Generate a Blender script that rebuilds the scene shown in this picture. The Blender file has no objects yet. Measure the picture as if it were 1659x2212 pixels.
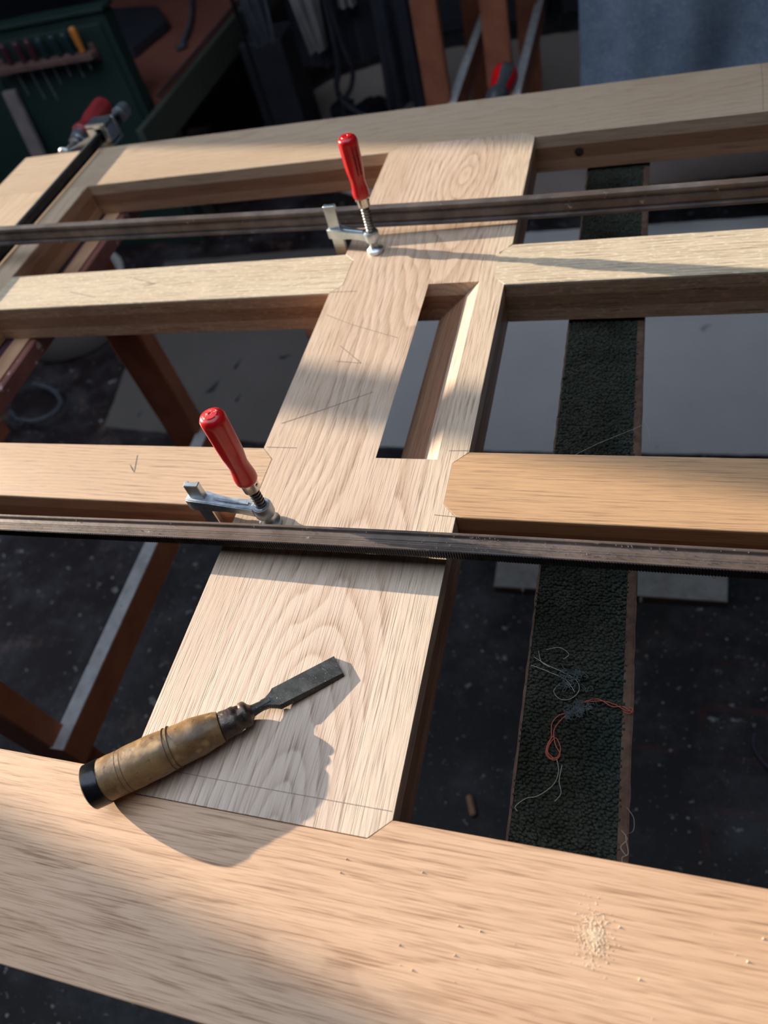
import bpy, bmesh, math, random
from mathutils import Vector, Matrix, noise as mnoise
R_ = random.Random(7)
S = 0.42            # one plan unit = camera height above the door face = 0.42 m
HT = 2.02           # door face above the floor, in plan units
SC = bpy.context.scene
COL = SC.collection

# ------------------------------------------------------------------ camera
cam = bpy.data.cameras.new('camera')
co = bpy.data.objects.new('camera', cam); COL.objects.link(co)
cam.sensor_fit = 'VERTICAL'; cam.sensor_height = 36.0
cam.lens = 36.0 * 1584.86 / 2212
cam.clip_start = 0.02; cam.clip_end = 100
co.matrix_world = Matrix(((0.9505, -0.0454, 0.3073, 0), (0.2214, 0.7930, -0.5676, 0),
                          (-0.2179, 0.6075, 0.7638, (HT + 1) * S), (0, 0, 0, 1)))
cam.dof.use_dof = True; cam.dof.focus_distance = 0.50; cam.dof.aperture_fstop = 6.4
SC.camera = co
# ------------------------------------------------------------------ world and sun
w = bpy.data.worlds.new('world'); SC.world = w; w.use_nodes = True
wn = w.node_tree.nodes; bg = wn['Background']
bg.inputs['Color'].default_value = (0.69, 0.81, 0.98, 1); bg.inputs['Strength'].default_value = 2.9
sun = bpy.data.lights.new('sun', 'SUN'); sun.energy = 12.6; sun.color = (1.0, 0.86, 0.70); sun.angle = math.radians(0.53)
so = bpy.data.objects.new('sun', sun); COL.objects.link(so)
SUN = Vector((1.0, -0.2, -0.30))
so.rotation_euler = SUN.to_track_quat('-Z', 'Y').to_euler(); so.location = (-6, 3, 5)
SC.view_settings.view_transform = 'Standard'; SC.view_settings.look = 'None'
SC.view_settings.exposure = 0.0; SC.view_settings.gamma = 1.0; SC.view_settings.use_curve_mapping = False

# ------------------------------------------------------------------ helpers
def V(x, y, z): return Vector((x * S, y * S, (z + HT) * S))       # plan units, z from the door face
LOC = {}
def tag(o, label=None, cat=None, group=None, kind=None):
    if label: o['label'] = label
    if cat: o['category'] = cat
    if group: o['group'] = group
    if kind: o['kind'] = kind
    return o
def empty(name, p, label, cat, group=None):
    o = bpy.data.objects.new(name, None); COL.objects.link(o)
    o.location = V(*p); o.empty_display_size = 0.02; LOC[o.name] = V(*p)
    return tag(o, label, cat, group)
def sub(name, p, parent):
    o = bpy.data.objects.new(name, None); COL.objects.link(o); o.parent = parent
    o.location = V(*p) - LOC[parent.name]; o.empty_display_size = 0.02; LOC[o.name] = V(*p)
    return o
class MB:
    def __init__(s): s.v = []; s.f = []
    def add(s, vs, fs):
        n = len(s.v); s.v += [tuple(v) for v in vs]; s.f += [tuple(i + n for i in f) for f in fs]; return s
    def prism(s, poly, z0, z1):
        n = len(poly)
        vs = [(x, y, z0) for x, y in poly] + [(x, y, z1) for x, y in poly]
        fs = [tuple(range(n - 1, -1, -1)), tuple(range(n, 2 * n))] + [(i, (i + 1) % n, n + (i + 1) % n, n + i) for i in range(n)]
        return s.add(vs, fs)
    def box(s, x0, x1, y0, y1, z0, z1): return s.prism([(x0, y0), (x1, y0), (x1, y1), (x0, y1)], z0, z1)
    def hexa(s, a, b):      # two quads (lists of 4 points), joined
        return s.add(list(a) + list(b), [(3, 2, 1, 0), (4, 5, 6, 7), (0, 1, 5, 4), (1, 2, 6, 5), (2, 3, 7, 6), (3, 0, 4, 7)])
    def sweep(s, pts, sect, up=(0, 0, 1), caps=True, scale=None, closed=False):
        pts = [Vector(p) for p in pts]; n = len(pts); m = len(sect); vs = []
        upv = Vector(up)
        for i, p in enumerate(pts):
            if closed: t = pts[(i + 1) % n] - pts[i - 1]
            else: t = pts[min(i + 1, n - 1)] - pts[max(i - 1, 0)]
            t.normalize()
            sd = t.cross(upv)
            if sd.length < 1e-4: sd = t.cross(Vector((1, 0, 0)))
            sd.normalize(); u = sd.cross(t)
            k = scale[i] if scale else 1.0
            vs += [p + sd * (a * k) + u * (b * k) for a, b in sect]
        fs = []
        for i in range(n if closed else n - 1):
            j = (i + 1) % n
            for k in range(m):
                l = (k + 1) % m
                fs.append((i * m + k, j * m + k, j * m + l, i * m + l))
        if caps and not closed:
            fs += [tuple(range(m)), tuple(range(n * m - 1, (n - 1) * m - 1, -1))]
        return s.add(vs, fs)
    def tube(s, pts, r, n=8, closed=False):
        sc = r if isinstance(r, (list, tuple)) else [r] * len(pts)
        return s.sweep(pts, [(math.cos(2 * math.pi * k / n), math.sin(2 * math.pi * k / n)) for k in range(n)], scale=sc, closed=closed)
    def lathe(s, p0, p1, prof, n=24, mod=None):   # prof: (t along axis in units, r)
        p0 = Vector(p0); d = (Vector(p1) - p0).normalized()
        a = d.cross(Vector((0, 0, 1)));
        if a.length < 1e-3: a = Vector((1, 0, 0))
        a.normalize(); b = a.cross(d); vs = []; m = n
        for (t, r) in prof:
            for k in range(n):
                th = 2 * math.pi * k / n
                rr = r * (mod(t, th) if mod else 1)
                vs.append(p0 + d * t + a * (rr * math.cos(th)) + b * (rr * math.sin(th)))
        fs = [(i * m + k, i * m + (k + 1) % m, (i + 1) * m + (k + 1) % m, (i + 1) * m + k) for i in range(len(prof) - 1) for k in range(m)]
        fs += [tuple(range(m - 1, -1, -1)), tuple(range((len(prof) - 1) * m, len(prof) * m))]
        return s.add(vs, fs)
    def build(s, name, mat, parent=None, bevel=0, smooth=None, seg=1):
        org = LOC[parent.name] if parent else Vector((0, 0, 0))
        me = bpy.data.meshes.new(name)
        me.from_pydata([V(*v) - org for v in s.v], [], s.f); me.materials.append(mat)
        bm = bmesh.new(); bm.from_mesh(me)
        bmesh.ops.recalc_face_normals(bm, faces=bm.faces)
        if bevel:
            es = [e for e in bm.edges if len(e.link_faces) == 2 and e.calc_face_angle(0) > 0.6]
            bmesh.ops.bevel(bm, geom=es, offset=bevel * S, segments=seg, affect='EDGES', clamp_overlap=True)
        bm.to_mesh(me); bm.free()
        if smooth is not None:
            me.polygons.foreach_set('use_smooth', [True] * len(me.polygons)); me.set_sharp_from_angle(angle=math.radians(smooth))
        o = bpy.data.objects.new(name, me); COL.objects.link(o)
        if parent: o.parent = parent; LOC[o.name] = org
        return o
def solo(mb, name, mat, base, label, cat, group=None, kind=None, **kw):
    """a thing that is one mesh; its origin sits at its base"""
    e = type('P', (), {})(); e.name = '__tmp'; LOC['__tmp'] = V(*base)
    me = mb; o = None
    org = LOC['__tmp']
    o = me.build(name, mat, None, **kw)
    o.data.transform(Matrix.Translation(-org)); o.location = org; LOC[o.name] = org
    return tag(o, label, cat, group, kind)
def copy_tree(o, parent=None):
    c = o.copy(); COL.objects.link(c)
    if parent: c.parent = parent
    for ch in list(o.children): copy_tree(ch, c)
    return c
def box_sect(wd, ht): return [(-wd / 2, -ht / 2), (wd / 2, -ht / 2), (wd / 2, ht / 2), (-wd / 2, ht / 2)]

# ------------------------------------------------------------------ materials
class NT:
    def __init__(s, name):
        s.m = bpy.data.materials.new(name); s.m.use_nodes = True
        s.t = s.m.node_tree; s.b = s.t.nodes['Principled BSDF']
    def n(s, typ, **kw):
        nd = s.t.nodes.new(typ)
        for k, v in kw.items():
            if k.startswith('_'): setattr(nd, k[1:], v)
            else: s.put(nd.inputs[int(k[1:])] if k[0] == 'i' and k[1:].isdigit() else nd.inputs[k.replace('__', ' ')], v)
        return nd
    def put(s, inp, v):
        if hasattr(v, 'is_output') or isinstance(v, bpy.types.NodeSocket): s.t.links.new(v, inp)
        else: inp.default_value = v
    def math(s, op, a, b=0.0, c=None):
        nd = s.n('ShaderNodeMath', _operation=op); s.put(nd.inputs[0], a); s.put(nd.inputs[1], b)
        if c is not None: s.put(nd.inputs[2], c)
        return nd.outputs[0]
    def mix(s, f, a, b, typ='MIX'):
        nd = s.n('ShaderNodeMix', _data_type='RGBA', _blend_type=typ)
        s.put(nd.inputs[0], f); s.put(nd.inputs[6], a); s.put(nd.inputs[7], b); return nd.outputs[2]
    def ramp(s, f, lo, hi):
        nd = s.n('ShaderNodeMapRange', _clamp=True); s.put(nd.inputs[0], f); s.put(nd.inputs[1], lo); s.put(nd.inputs[2], hi); return nd.outputs[0]
    def coord(s, scale=(1, 1, 1), loc=(0, 0, 0), src='Object'):
        tc = s.n('ShaderNodeTexCoord'); mp = s.n('ShaderNodeMapping')
        s.put(mp.inputs[0], tc.outputs[src]); mp.inputs['Scale'].default_value = scale; mp.inputs['Location'].default_value = loc
        return mp.outputs[0]
    def noise(s, vec, scale=1.0, detail=2.0, rough=0.5):
        nd = s.n('ShaderNodeTexNoise'); s.put(nd.inputs['Vector'], vec); s.put(nd.inputs['Scale'], scale)
        nd.inputs['Detail'].default_value = detail; nd.inputs['Roughness'].default_value = rough; return nd.outputs[0]
    def bump(s, h, strength=0.3, dist=0.001):
        nd = s.n('ShaderNodeBump'); nd.inputs['Strength'].default_value = strength; nd.inputs['Distance'].default_value = dist
        s.put(nd.inputs['Height'], h); s.put(s.b.inputs['Normal'], nd.outputs[0])
    def fin(s, col, rough=0.5, metal=0.0, spec=None):
        s.put(s.b.inputs['Base Color'], col); s.put(s.b.inputs['Roughness'], rough); s.put(s.b.inputs['Metallic'], metal)
        if spec is not None: s.b.inputs['Specular IOR Level'].default_value = spec
        return s.m
def C(r, g, b): return (r, g, b, 1)
def mottled(name, a, b, scale=40, rough=0.6, metal=0.0, bump=0.2, lo=0.35, hi=0.65, specks=None, sp_scale=200, sp_thr=0.68, stretch=(1, 1, 1)):
    t = NT(name); v = t.coord(stretch)
    n = t.noise(v, scale, 4, 0.6); col = t.mix(t.ramp(n, lo, hi), C(*a), C(*b))
    if specks:
        k = t.noise(v, sp_scale, 2); col = t.mix(t.ramp(k, sp_thr, sp_thr + 0.05), col, C(*specks))
    t.bump(n, bump, 0.001)
    return t.fin(col, rough, metal)

OAKS = {}
def oak(name, axis='X', seed=0.0, wave=0.0, w0=0.0, d0=0.05, tilt=0.0, l0=0.0, ringf=190.0, light=(0.62, 0.425, 0.265), dark=(0.43, 0.265, 0.145), rings=0.55, pores=0.75, lam_shade=0.0025, fleck=0.0, rough=0.36):
    """planed oak: growth rings cut by a plane, dark pores along the grain"""
    t = NT(name)
    tc = t.n('ShaderNodeTexCoord'); sx = t.n('ShaderNodeSeparateXYZ'); t.put(sx.inputs[0], tc.outputs['Object'])
    L, Wd = (sx.outputs[0], sx.outputs[1]) if axis == 'X' else (sx.outputs[1], sx.outputs[0])
    Z = sx.outputs[2]
    def vec(a, b, c, off):
        nd = t.n('ShaderNodeCombineXYZ'); t.put(nd.inputs[0], t.math('MULTIPLY_ADD', L, a, off)); t.put(nd.inputs[1], t.math('MULTIPLY_ADD', Wd, b, off * 1.7))
        t.put(nd.inputs[2], t.math('MULTIPLY_ADD', Z, c, off * 0.6)); return nd.outputs[0]
    n1 = t.noise(vec(5, 20, 20, seed), 1.0, 2, 0.45); n2 = t.noise(vec(8, 14, 14, seed + 31), 1.0, 2, 0.5)
    n4 = t.noise(vec(60, 160, 160, seed + 5), 1.0, 2)
    wv = t.math('ADD', t.math('SUBTRACT', Wd, w0), t.math('MULTIPLY', t.math('SUBTRACT', n1, 0.5), 0.016))
    dl = t.math('SUBTRACT', L, l0)
    dl = t.math('MULTIPLY', t.math('SINE', t.math('MULTIPLY', dl, wave)), tilt / wave) if wave else t.math('MULTIPLY', dl, tilt)
    dv = t.math('ADD', dl, t.math('MULTIPLY', t.math('SUBTRACT', n2, 0.5), 0.022))
    dv = t.math('ADD', t.math('ADD', dv, d0), Z)
    r = t.math('SQRT', t.math('ADD', t.math('MULTIPLY', wv, wv), t.math('MULTIPLY', dv, dv)))
    r = t.math('ADD', r, t.math('MULTIPLY', n4, 0.0022))
    fr = t.math('FRACT', t.math('MULTIPLY', r, ringf))
    ring = t.math('POWER', t.math('SUBTRACT', 1.0, fr), 2.2)
    ring = t.math('MULTIPLY', ring, t.ramp(fr, 0.0, 0.12))
    p1 = t.noise(vec(24, 900, 900, seed + 7), 1.0, 2, 0.6); p2 = t.noise(vec(45, 1500, 1500, seed + 77), 1.0, 1, 0.5)
    pr = t.math('MULTIPLY', t.ramp(p1, 0.515, 0.63), t.math('MULTIPLY_ADD', ring, 0.70, 0.45))
    pr = t.math('ADD', pr, t.math('MULTIPLY', t.ramp(p2, 0.53, 0.7), 0.3))
    big = t.noise(vec(3, 14, 14, seed + 50), 1.0, 2)
    col = t.mix(t.math('MULTIPLY', ring, rings), C(*light), C(*dark))
    col = t.mix(t.ramp(big, 0.3, 0.7), col, t.mix(1.0, col, C(0.90, 0.86, 0.82), 'MULTIPLY'))
    col = t.mix(t.math('MULTIPLY', pr, pores), col, C(dark[0] * 0.42, dark[1] * 0.38, dark[2] * 0.34))
    if fleck:
        f1 = t.noise(vec(150, 330, 330, seed + 13), 1.0, 3, 0.6)
        fl = t.math('MULTIPLY', t.ramp(f1, 0.54, 0.66), fleck); col = t.mix(fl, col, C(0.84, 0.72, 0.56))
    # three glued lamellas on the sides; below the top, colour also darkened as shade
    dz = t.math('MULTIPLY', Z, -1.0)
    low = t.math('GREATER_THAN', dz, lam_shade); mid = t.math('MULTIPLY', t.math('GREATER_THAN', dz, 0.0145), t.math('LESS_THAN', dz, 0.030))
    col = t.mix(t.math('MULTIPLY', low, 0.9), col, t.mix(1.0, col, C(0.70, 0.52, 0.43), 'MULTIPLY'))
    col = t.mix(t.math('MULTIPLY', mid, 0.9), col, t.mix(1.0, col, C(0.72, 0.62, 0.58), 'MULTIPLY'))
    t.bump(t.math('MULTIPLY', pr, -1.0), 0.25, 0.0006)
    t.put(t.b.inputs['Roughness'], t.math('MULTIPLY_ADD', pr, 0.2, rough))
    t.put(t.b.inputs['Base Color'], col)
    t.b.inputs['Specular IOR Level'].default_value = 0.5
    return t.m

M = {}
M['zinc'] = mottled('zinc', (0.50, 0.57, 0.61), (0.68, 0.74, 0.77), 60, 0.38, 1.0, 0.3)
M['zinc_dull'] = mottled('zinc_dull', (0.26, 0.30, 0.34), (0.50, 0.54, 0.57), 90, 0.45, 0.9, 0.5)
M['nickel'] = mottled('nickel', (0.62, 0.60, 0.56), (0.42, 0.38, 0.33), 150, 0.25, 1.0, 0.15)
M['thread'] = mottled('thread', (0.10, 0.10, 0.10), (0.22, 0.21, 0.2), 200, 0.38, 0.9, 0.1)
def red_paint():
    t = NT('red_paint'); v = t.coord(); n = t.noise(v, 45, 4)
    col = t.mix(t.ramp(n, 0.3, 0.75), C(0.62, 0.008, 0.012), C(0.42, 0.006, 0.008))
    k = t.noise(v, 260, 3); col = t.mix(t.ramp(k, 0.70, 0.74), col, C(0.12, 0.01, 0.01))
    return t.fin(col, 0.28)
M['red'] = red_paint()
M['red_worn'] = mottled('red_worn', (0.60, 0.012, 0.02), (0.62, 0.40, 0.30), 320, 0.5, 0, 0.4, 0.56, 0.62)
M['ink'] = mottled('ink', (0.10, 0.004, 0.006), (0.16, 0.006, 0.008), 300, 0.6)
def rail_steel(name, a, b, rust, amt):
    t = NT(name); v = t.coord(); n = t.noise(v, 28, 5, 0.65)
    col = t.mix(t.ramp(n, 0.35, 0.65), C(*a), C(*b))
    k = t.noise(t.coord((1, 1, 1), (3, 1, 7)), 7, 5, 0.7); col = t.mix(t.math('MULTIPLY', t.ramp(k, 0.48, 0.68), amt), col, C(*rust))
    s2 = t.noise(t.coord((1, 2.5, 1), (9, 4, 2)), 60, 5, 0.75); col = t.mix(t.ramp(s2, 0.655, 0.70), col, C(0.42, 0.39, 0.36))
    t.bump(t.math('ADD', n, s2), 0.5, 0.0006)
    return t.fin(col, 0.45, 0.25)
M['rail'] = rail_steel('rail_steel', (0.075, 0.066, 0.065), (0.175, 0.150, 0.142), (0.13, 0.070, 0.045), 0.6)
M['rail_brown'] = rail_steel('rail_steel_brown', (0.075, 0.054, 0.044), (0.15, 0.112, 0.092), (0.15, 0.085, 0.052), 0.6)
M['black_steel'] = mottled('black_steel', (0.018, 0.018, 0.022), (0.04, 0.04, 0.045), 120, 0.38, 0.7, 0.2)
M['tool_steel'] = mottled('tool_steel', (0.040, 0.038, 0.034), (0.080, 0.076, 0.068), 120, 0.42, 0.6, 0.5, specks=(0.62, 0.58, 0.5), sp_scale=1400, sp_thr=0.70)
M['ferrule'] = mottled('ferrule', (0.045, 0.030, 0.024), (0.14, 0.11, 0.095), 130, 0.38, 0.7, 1.0)
M['hoop'] = mottled('hoop', (0.012, 0.013, 0.015), (0.03, 0.03, 0.034), 90, 0.25, 0.6, 0.3)
def box_wood():
    t = NT('old_handle_wood'); v = t.coord((1, 1, 1)); n = t.noise(v, 55, 6, 0.7)
    col = t.mix(t.ramp(n, 0.32, 0.68), C(0.105, 0.055, 0.024), C(0.30, 0.175, 0.070))
    k = t.noise(v, 170, 4, 0.7); col = t.mix(t.ramp(k, 0.60, 0.70), col, C(0.06, 0.03, 0.015))
    k2 = t.noise(t.coord((1, 1, 1), (5, 5, 5)), 80, 2); col = t.mix(t.ramp(k2, 0.62, 0.8), col, C(0.55, 0.36, 0.16))
    t.bump(t.math('ADD', n, k), 0.25, 0.001); return t.fin(col, 0.42)
M['handle_wood'] = box_wood()
M['dull_red'] = mottled('dull_red', (0.20, 0.018, 0.022), (0.28, 0.03, 0.035), 60, 0.35)
M['groove'] = mottled('groove', (0.10, 0.055, 0.024), (0.17, 0.095, 0.04), 200, 0.7)
M['endgrain'] = mottled('end_grain', (0.30, 0.20, 0.11), (0.5, 0.36, 0.2), 200, 0.8, 0, 0.8)
M['pencil'] = mottled('pencil', (0.20, 0.16, 0.13), (0.34, 0.26, 0.20), 600, 0.6)
M['trestle'] = mottled('trestle_paint', (0.25, 0.078, 0.042), (0.38, 0.130, 0.068), 14, 0.55, 0, 0.3, specks=(0.42, 0.36, 0.36), sp_scale=42, sp_thr=0.70)
M['trestle_beam'] = mottled('trestle_beam_paint', (0.15, 0.050, 0.040), (0.22, 0.085, 0.065), 25, 0.5, 0, 0.3, specks=(0.45, 0.33, 0.32), sp_scale=60, sp_thr=0.64)
M['shaded_top'] = mottled('beam_top_shade', (0.045, 0.018, 0.030), (0.08, 0.03, 0.045), 25, 0.6)
M['batten'] = mottled('tan_batten', (0.36, 0.20, 0.11), (0.45, 0.26, 0.15), 18, 0.6, stretch=(6, 1, 6))
M['white_paint'] = mottled('white_top', (0.50, 0.50, 0.50), (0.68, 0.69, 0.70), 40, 0.7, 0, 0.3, specks=(0.16, 0.15, 0.15), sp_scale=120, sp_thr=0.70)
M['leg_edge'] = mottled('bare_orange_wood', (0.36, 0.115, 0.050), (0.46, 0.165, 0.07), 20, 0.6)
def carpet():
    t = NT('carpet_pile'); v = t.coord(); n = t.noise(v, 14, 4, 0.6)
    tc = t.n('ShaderNodeTexCoord'); sx = t.n('ShaderNodeSeparateXYZ'); t.put(sx.inputs[0], tc.outputs['Object'])
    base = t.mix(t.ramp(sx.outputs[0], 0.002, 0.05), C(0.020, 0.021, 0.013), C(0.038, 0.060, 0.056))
    col = t.mix(t.ramp(n, 0.4, 0.7), base, C(0.055, 0.058, 0.042))
    k = t.noise(v, 420, 2); col = t.mix(t.ramp(k, 0.35, 0.7), col, t.mix(1.0, col, C(0.45, 0.45, 0.45), 'MULTIPLY'))
    return t.fin(col, 0.9, 0, 0.15)
M['carpet'] = carpet()
M['backing'] = mottled('carpet_backing', (0.055, 0.028, 0.016), (0.105, 0.056, 0.034), 120, 0.9, 0, 0.5)
M['red_thread'] = mottled('red_thread', (0.30, 0.05, 0.03), (0.36, 0.085, 0.05), 200, 0.8)
M['grey_thread'] = mottled('grey_thread', (0.26, 0.23, 0.19), (0.34, 0.31, 0.25), 200, 0.8)
M['fluff'] = mottled('fluff', (0.045, 0.055, 0.055), (0.085, 0.10, 0.10), 200, 0.95)
def floor_mat():
    t = NT('black_floor'); v = t.coord(); n = t.noise(v, 3.0, 8, 0.68); n2 = t.noise(v, 16, 6, 0.7)
    col = t.mix(t.ramp(n, 0.35, 0.72), C(0.005, 0.0045, 0.005), C(0.018, 0.0165, 0.017))
    tc = t.n('ShaderNodeTexCoord'); sx = t.n('ShaderNodeSeparateXYZ'); t.put(sx.inputs[0], tc.outputs['Object'])
    left = t.ramp(t.math('MULTIPLY', sx.outputs[0], -1.0), 0.75, 1.15)
    col = t.mix(t.math('MULTIPLY', left, 0.8), col, C(0.013, 0.005, 0.006))
    ch = t.noise(t.coord((1, 1, 1), (4, 2, 0)), 7, 6, 0.72)
    col = t.mix(t.math('MULTIPLY', t.ramp(ch, 0.56, 0.68), t.math('MULTIPLY_ADD', left, 0.6, 0.12)), col, C(0.17, 0.095, 0.070))
    col = t.mix(t.math('MULTIPLY', t.ramp(n2, 0.60, 0.76), 0.5), col, C(0.085, 0.080, 0.078))
    br = t.n('ShaderNodeTexBrick'); t.put(br.inputs['Vector'], t.coord((1, 1, 1), (0.02, 0.03, 0)))
    br.inputs['Scale'].default_value = 1.0; br.inputs['Mortar Size'].default_value = 0.008; br.inputs['Mortar Smooth'].default_value = 0.4
    br.inputs['Brick Width'].default_value = 0.33; br.inputs['Row Height'].default_value = 0.085
    rm = t.math('MULTIPLY', br.outputs['Fac'], t.ramp(t.noise(v, 6, 4, 0.7), 0.46, 0.58))
    rm = t.math('MULTIPLY', rm, t.ramp(sx.outputs[0], 0.0, 0.1)); rm = t.math('MULTIPLY', rm, t.ramp(t.math('MULTIPLY', sx.outputs[1], -1.0), -0.75, -0.6))
    col = t.mix(rm, col, C(0.055, 0.008, 0.008))
    w2 = t.noise(t.coord((1, 1, 1), (1.3, 0.2, 0)), 5.5, 7, 0.75)
    col = t.mix(t.math('MULTIPLY', t.ramp(w2, 0.46, 0.70), 0.7), col, C(0.075, 0.075, 0.084))
    for sc_, thr, cc, off in ((22, 0.650, 0.30, 2.0), (60, 0.660, 0.42, 5.0), (120, 0.675, 0.42, 8.0)):
        sp = t.noise(t.coord((1, 1.3, 1), (off, off * .7, 0)), sc_, 4, 0.62)
        col = t.mix(t.math('MULTIPLY', t.ramp(sp, thr, thr + 0.03), 0.75), col, C(cc, cc * .97, cc * .97))
    t.bump(n2, 0.4, 0.003); return t.fin(col, t.math('MULTIPLY_ADD', n, 0.4, 0.35), 0, 0.35)
M['floor'] = floor_mat()
M['sheet'] = mottled('pale_board', (0.42, 0.405, 0.40), (0.48, 0.46, 0.455), 3, 0.8, 0, 0.1, specks=(0.12, 0.11, 0.11), sp_scale=9, sp_thr=0.72)
M['sheet_shaded'] = mottled('shaded_beige_board', (0.105, 0.090, 0.080), (0.135, 0.115, 0.105), 3, 0.85, 0, 0.1)
M['sheet_dark'] = mottled('tan_board', (0.46, 0.37, 0.32), (0.54, 0.44, 0.385), 4, 0.8, 0, 0.1)
M['brown_board'] = mottled('brown_board', (0.06, 0.035, 0.03), (0.09, 0.05, 0.04), 5, 0.8)
M['plank'] = mottled('floor_plank', (0.33, 0.31, 0.29), (0.22, 0.205, 0.19), 30, 0.85, 0, 0.4, specks=(0.06, 0.05, 0.05), sp_scale=90, sp_thr=0.66)
M['plank_edge'] = mottled('plank_edge', (0.05, 0.025, 0.02), (0.09, 0.045, 0.035), 30, 0.8)
def felt():
    t = NT('blue_felt'); v = t.coord(); n = t.noise(v, 22, 5, 0.7); k = t.noise(v, 240, 3, 0.7)
    col = t.mix(t.ramp(n, 0.3, 0.7), C(0.15, 0.20, 0.28), C(0.25, 0.31, 0.39))
    col = t.mix(t.ramp(k, 0.5, 0.7), col, C(0.38, 0.44, 0.52)); t.bump(k, 0.8, 0.002); return t.fin(col, 0.95, 0, 0.1)
M['felt'] = felt()
M['green'] = mottled('green_paint', (0.014, 0.032, 0.029), (0.020, 0.042, 0.036), 5, 0.5)
M['green2'] = mottled('bench_green', (0.062, 0.074, 0.058), (0.078, 0.09, 0.068), 6, 0.55)
M['redbrown'] = mottled('red_brown_top', (0.22, 0.075, 0.052), (0.29, 0.10, 0.068), 7, 0.6)
M['rack'] = mottled('rack_wood', (0.12, 0.060, 0.055), (0.17, 0.09, 0.075), 20, 0.7)
M['dark'] = mottled('dark_cloth', (0.010, 0.011, 0.020), (0.022, 0.022, 0.034), 12, 0.9)
M['slab'] = mottled('dark_slab', (0.018, 0.020, 0.028), (0.03, 0.032, 0.042), 12, 0.6)
M['rag'] = mottled('grey_rag', (0.15, 0.14, 0.14), (0.24, 0.225, 0.22), 14, 0.9, 0, 0.5)
M['rag_dark'] = mottled('blue_grey_rag', (0.04, 0.045, 0.06), (0.07, 0.075, 0.095), 14, 0.9, 0, 0.5)
M['rubber'] = mottled('black_rubber', (0.012, 0.013, 0.02), (0.025, 0.026, 0.035), 60, 0.5)
M['orange'] = mottled('orange_plastic', (0.60, 0.20, 0.03), (0.7, 0.26, 0.04), 30, 0.4)
M['maroon'] = mottled('maroon_plastic', (0.055, 0.014, 0.022), (0.08, 0.02, 0.03), 30, 0.4)
M['teal'] = mottled('teal_plastic', (0.010, 0.028, 0.036), (0.016, 0.038, 0.045), 30, 0.4)
M['pale_wood'] = mottled('pale_batten', (0.20, 0.165, 0.16), (0.26, 0.21, 0.20), 20, 0.7)
M['tub'] = mottled('pale_tub', (0.36, 0.34, 0.31), (0.42, 0.40, 0.37), 8, 0.5)
M['wall'] = mottled('dark_blue_wall', (0.030, 0.038, 0.055), (0.045, 0.052, 0.070), 4, 0.85, 0, 0.3)
M['frame_paint'] = mottled('window_paint', (0.55, 0.53, 0.48), (0.65, 0.62, 0.56), 20, 0.5)
M['dust'] = mottled('sawdust', (0.88, 0.72, 0.52), (0.95, 0.82, 0.64), 500, 0.9)
M['whitedust'] = mottled('white_dust', (0.72, 0.66, 0.58), (0.85, 0.8, 0.72), 500, 0.9)
M['chip'] = mottled('floor_chips', (0.10, 0.10, 0.10), (0.30, 0.29, 0.29), 60, 0.8)
M['grip'] = mottled('black_grip', (0.03, 0.033, 0.038), (0.05, 0.053, 0.06), 80, 0.45)
M['knot'] = mottled('knot', (0.02, 0.012, 0.008), (0.04, 0.022, 0.014), 200, 0.8)
def glass():
    t = NT('window_glass'); t.t.nodes.remove(t.b)
    tr = t.n('ShaderNodeBsdfTransparent'); gl = t.n('ShaderNodeBsdfGlossy'); gl.inputs['Roughness'].default_value = 0.02
    v = t.noise(t.coord(), 3, 2); tr.inputs[0].default_value = C(0.97, 0.98, 0.98)
    mx = t.n('ShaderNodeMixShader'); t.put(mx.inputs[0], t.math('MULTIPLY_ADD', v, 0.02, 0.05)); t.put(mx.inputs[1], tr.outputs[0]); t.put(mx.inputs[2], gl.outputs[0])
    t.put(t.t.nodes['Material Output'].inputs[0], mx.outputs[0]); return t.m
M['glass'] = glass()

# ------------------------------------------------------------------ the room
FZ = -HT
XW, XE, YS, YN, ZT = -8.0, 5.5, -5.5, 12.0, 4.5
def struct(mb, name, mat, parent=None, **kw):
    o = mb.build(name, mat, parent, **kw)
    if not parent: o['kind'] = 'structure'
    return o
struct(MB().box(XW - .4, XE + .4, YS - .4, YN + .4, FZ - .3, FZ), 'floor', M['floor'])
WY0, WY1, WZ0, WZ1, WM0, WM1 = 1.585, 3.575, 1.15, 3.5, 2.475, 2.615
struct(MB().box(XW - .4, XW, YS - .4, WY0 - .05, FZ, ZT).box(XW - .4, XW, WY1 + .05, YN + .4, FZ, ZT).box(XW - .4, XW, WY0 - .05, WY1 + .05, FZ, WZ0 - .05).box(XW - .4, XW, WY0 - .05, WY1 + .05, WZ1 + .05, ZT), 'wall_left', M['wall'])
struct(MB().box(XW, XE, YN, YN + .4, FZ, ZT), 'wall_back', M['wall'])
struct(MB().box(XE, XE + .4, YS - .4, YN + .4, FZ, ZT), 'wall_right', M['wall'])
struct(MB().box(XW, XE, YS - .4, YS, FZ, ZT), 'wall_front', M['wall'])
RX0, RX1, RY0, RY1 = -5.6, 1.2, -1.3, 3.0        # unseen roof added for its shade, with an opening to shape the fill
struct(MB().box(XW - .4, XE + .4, RY1, YN + .4, ZT, ZT + .2).box(XW - .4, XE + .4, YS - .4, RY0, ZT, ZT + .2).box(XW - .4, RX0, RY0, RY1, ZT, ZT + .2).box(RX1, XE + .4, RY0, RY1, ZT, ZT + .2), 'shading_ceiling', M['wall'])
wnd = bpy.data.objects.new('window_1', None); COL.objects.link(wnd); wnd['kind'] = 'structure'; wnd.location = V(XW, 2.54, WZ0); LOC['window_1'] = V(XW, 2.54, WZ0)
g = .05
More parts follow.
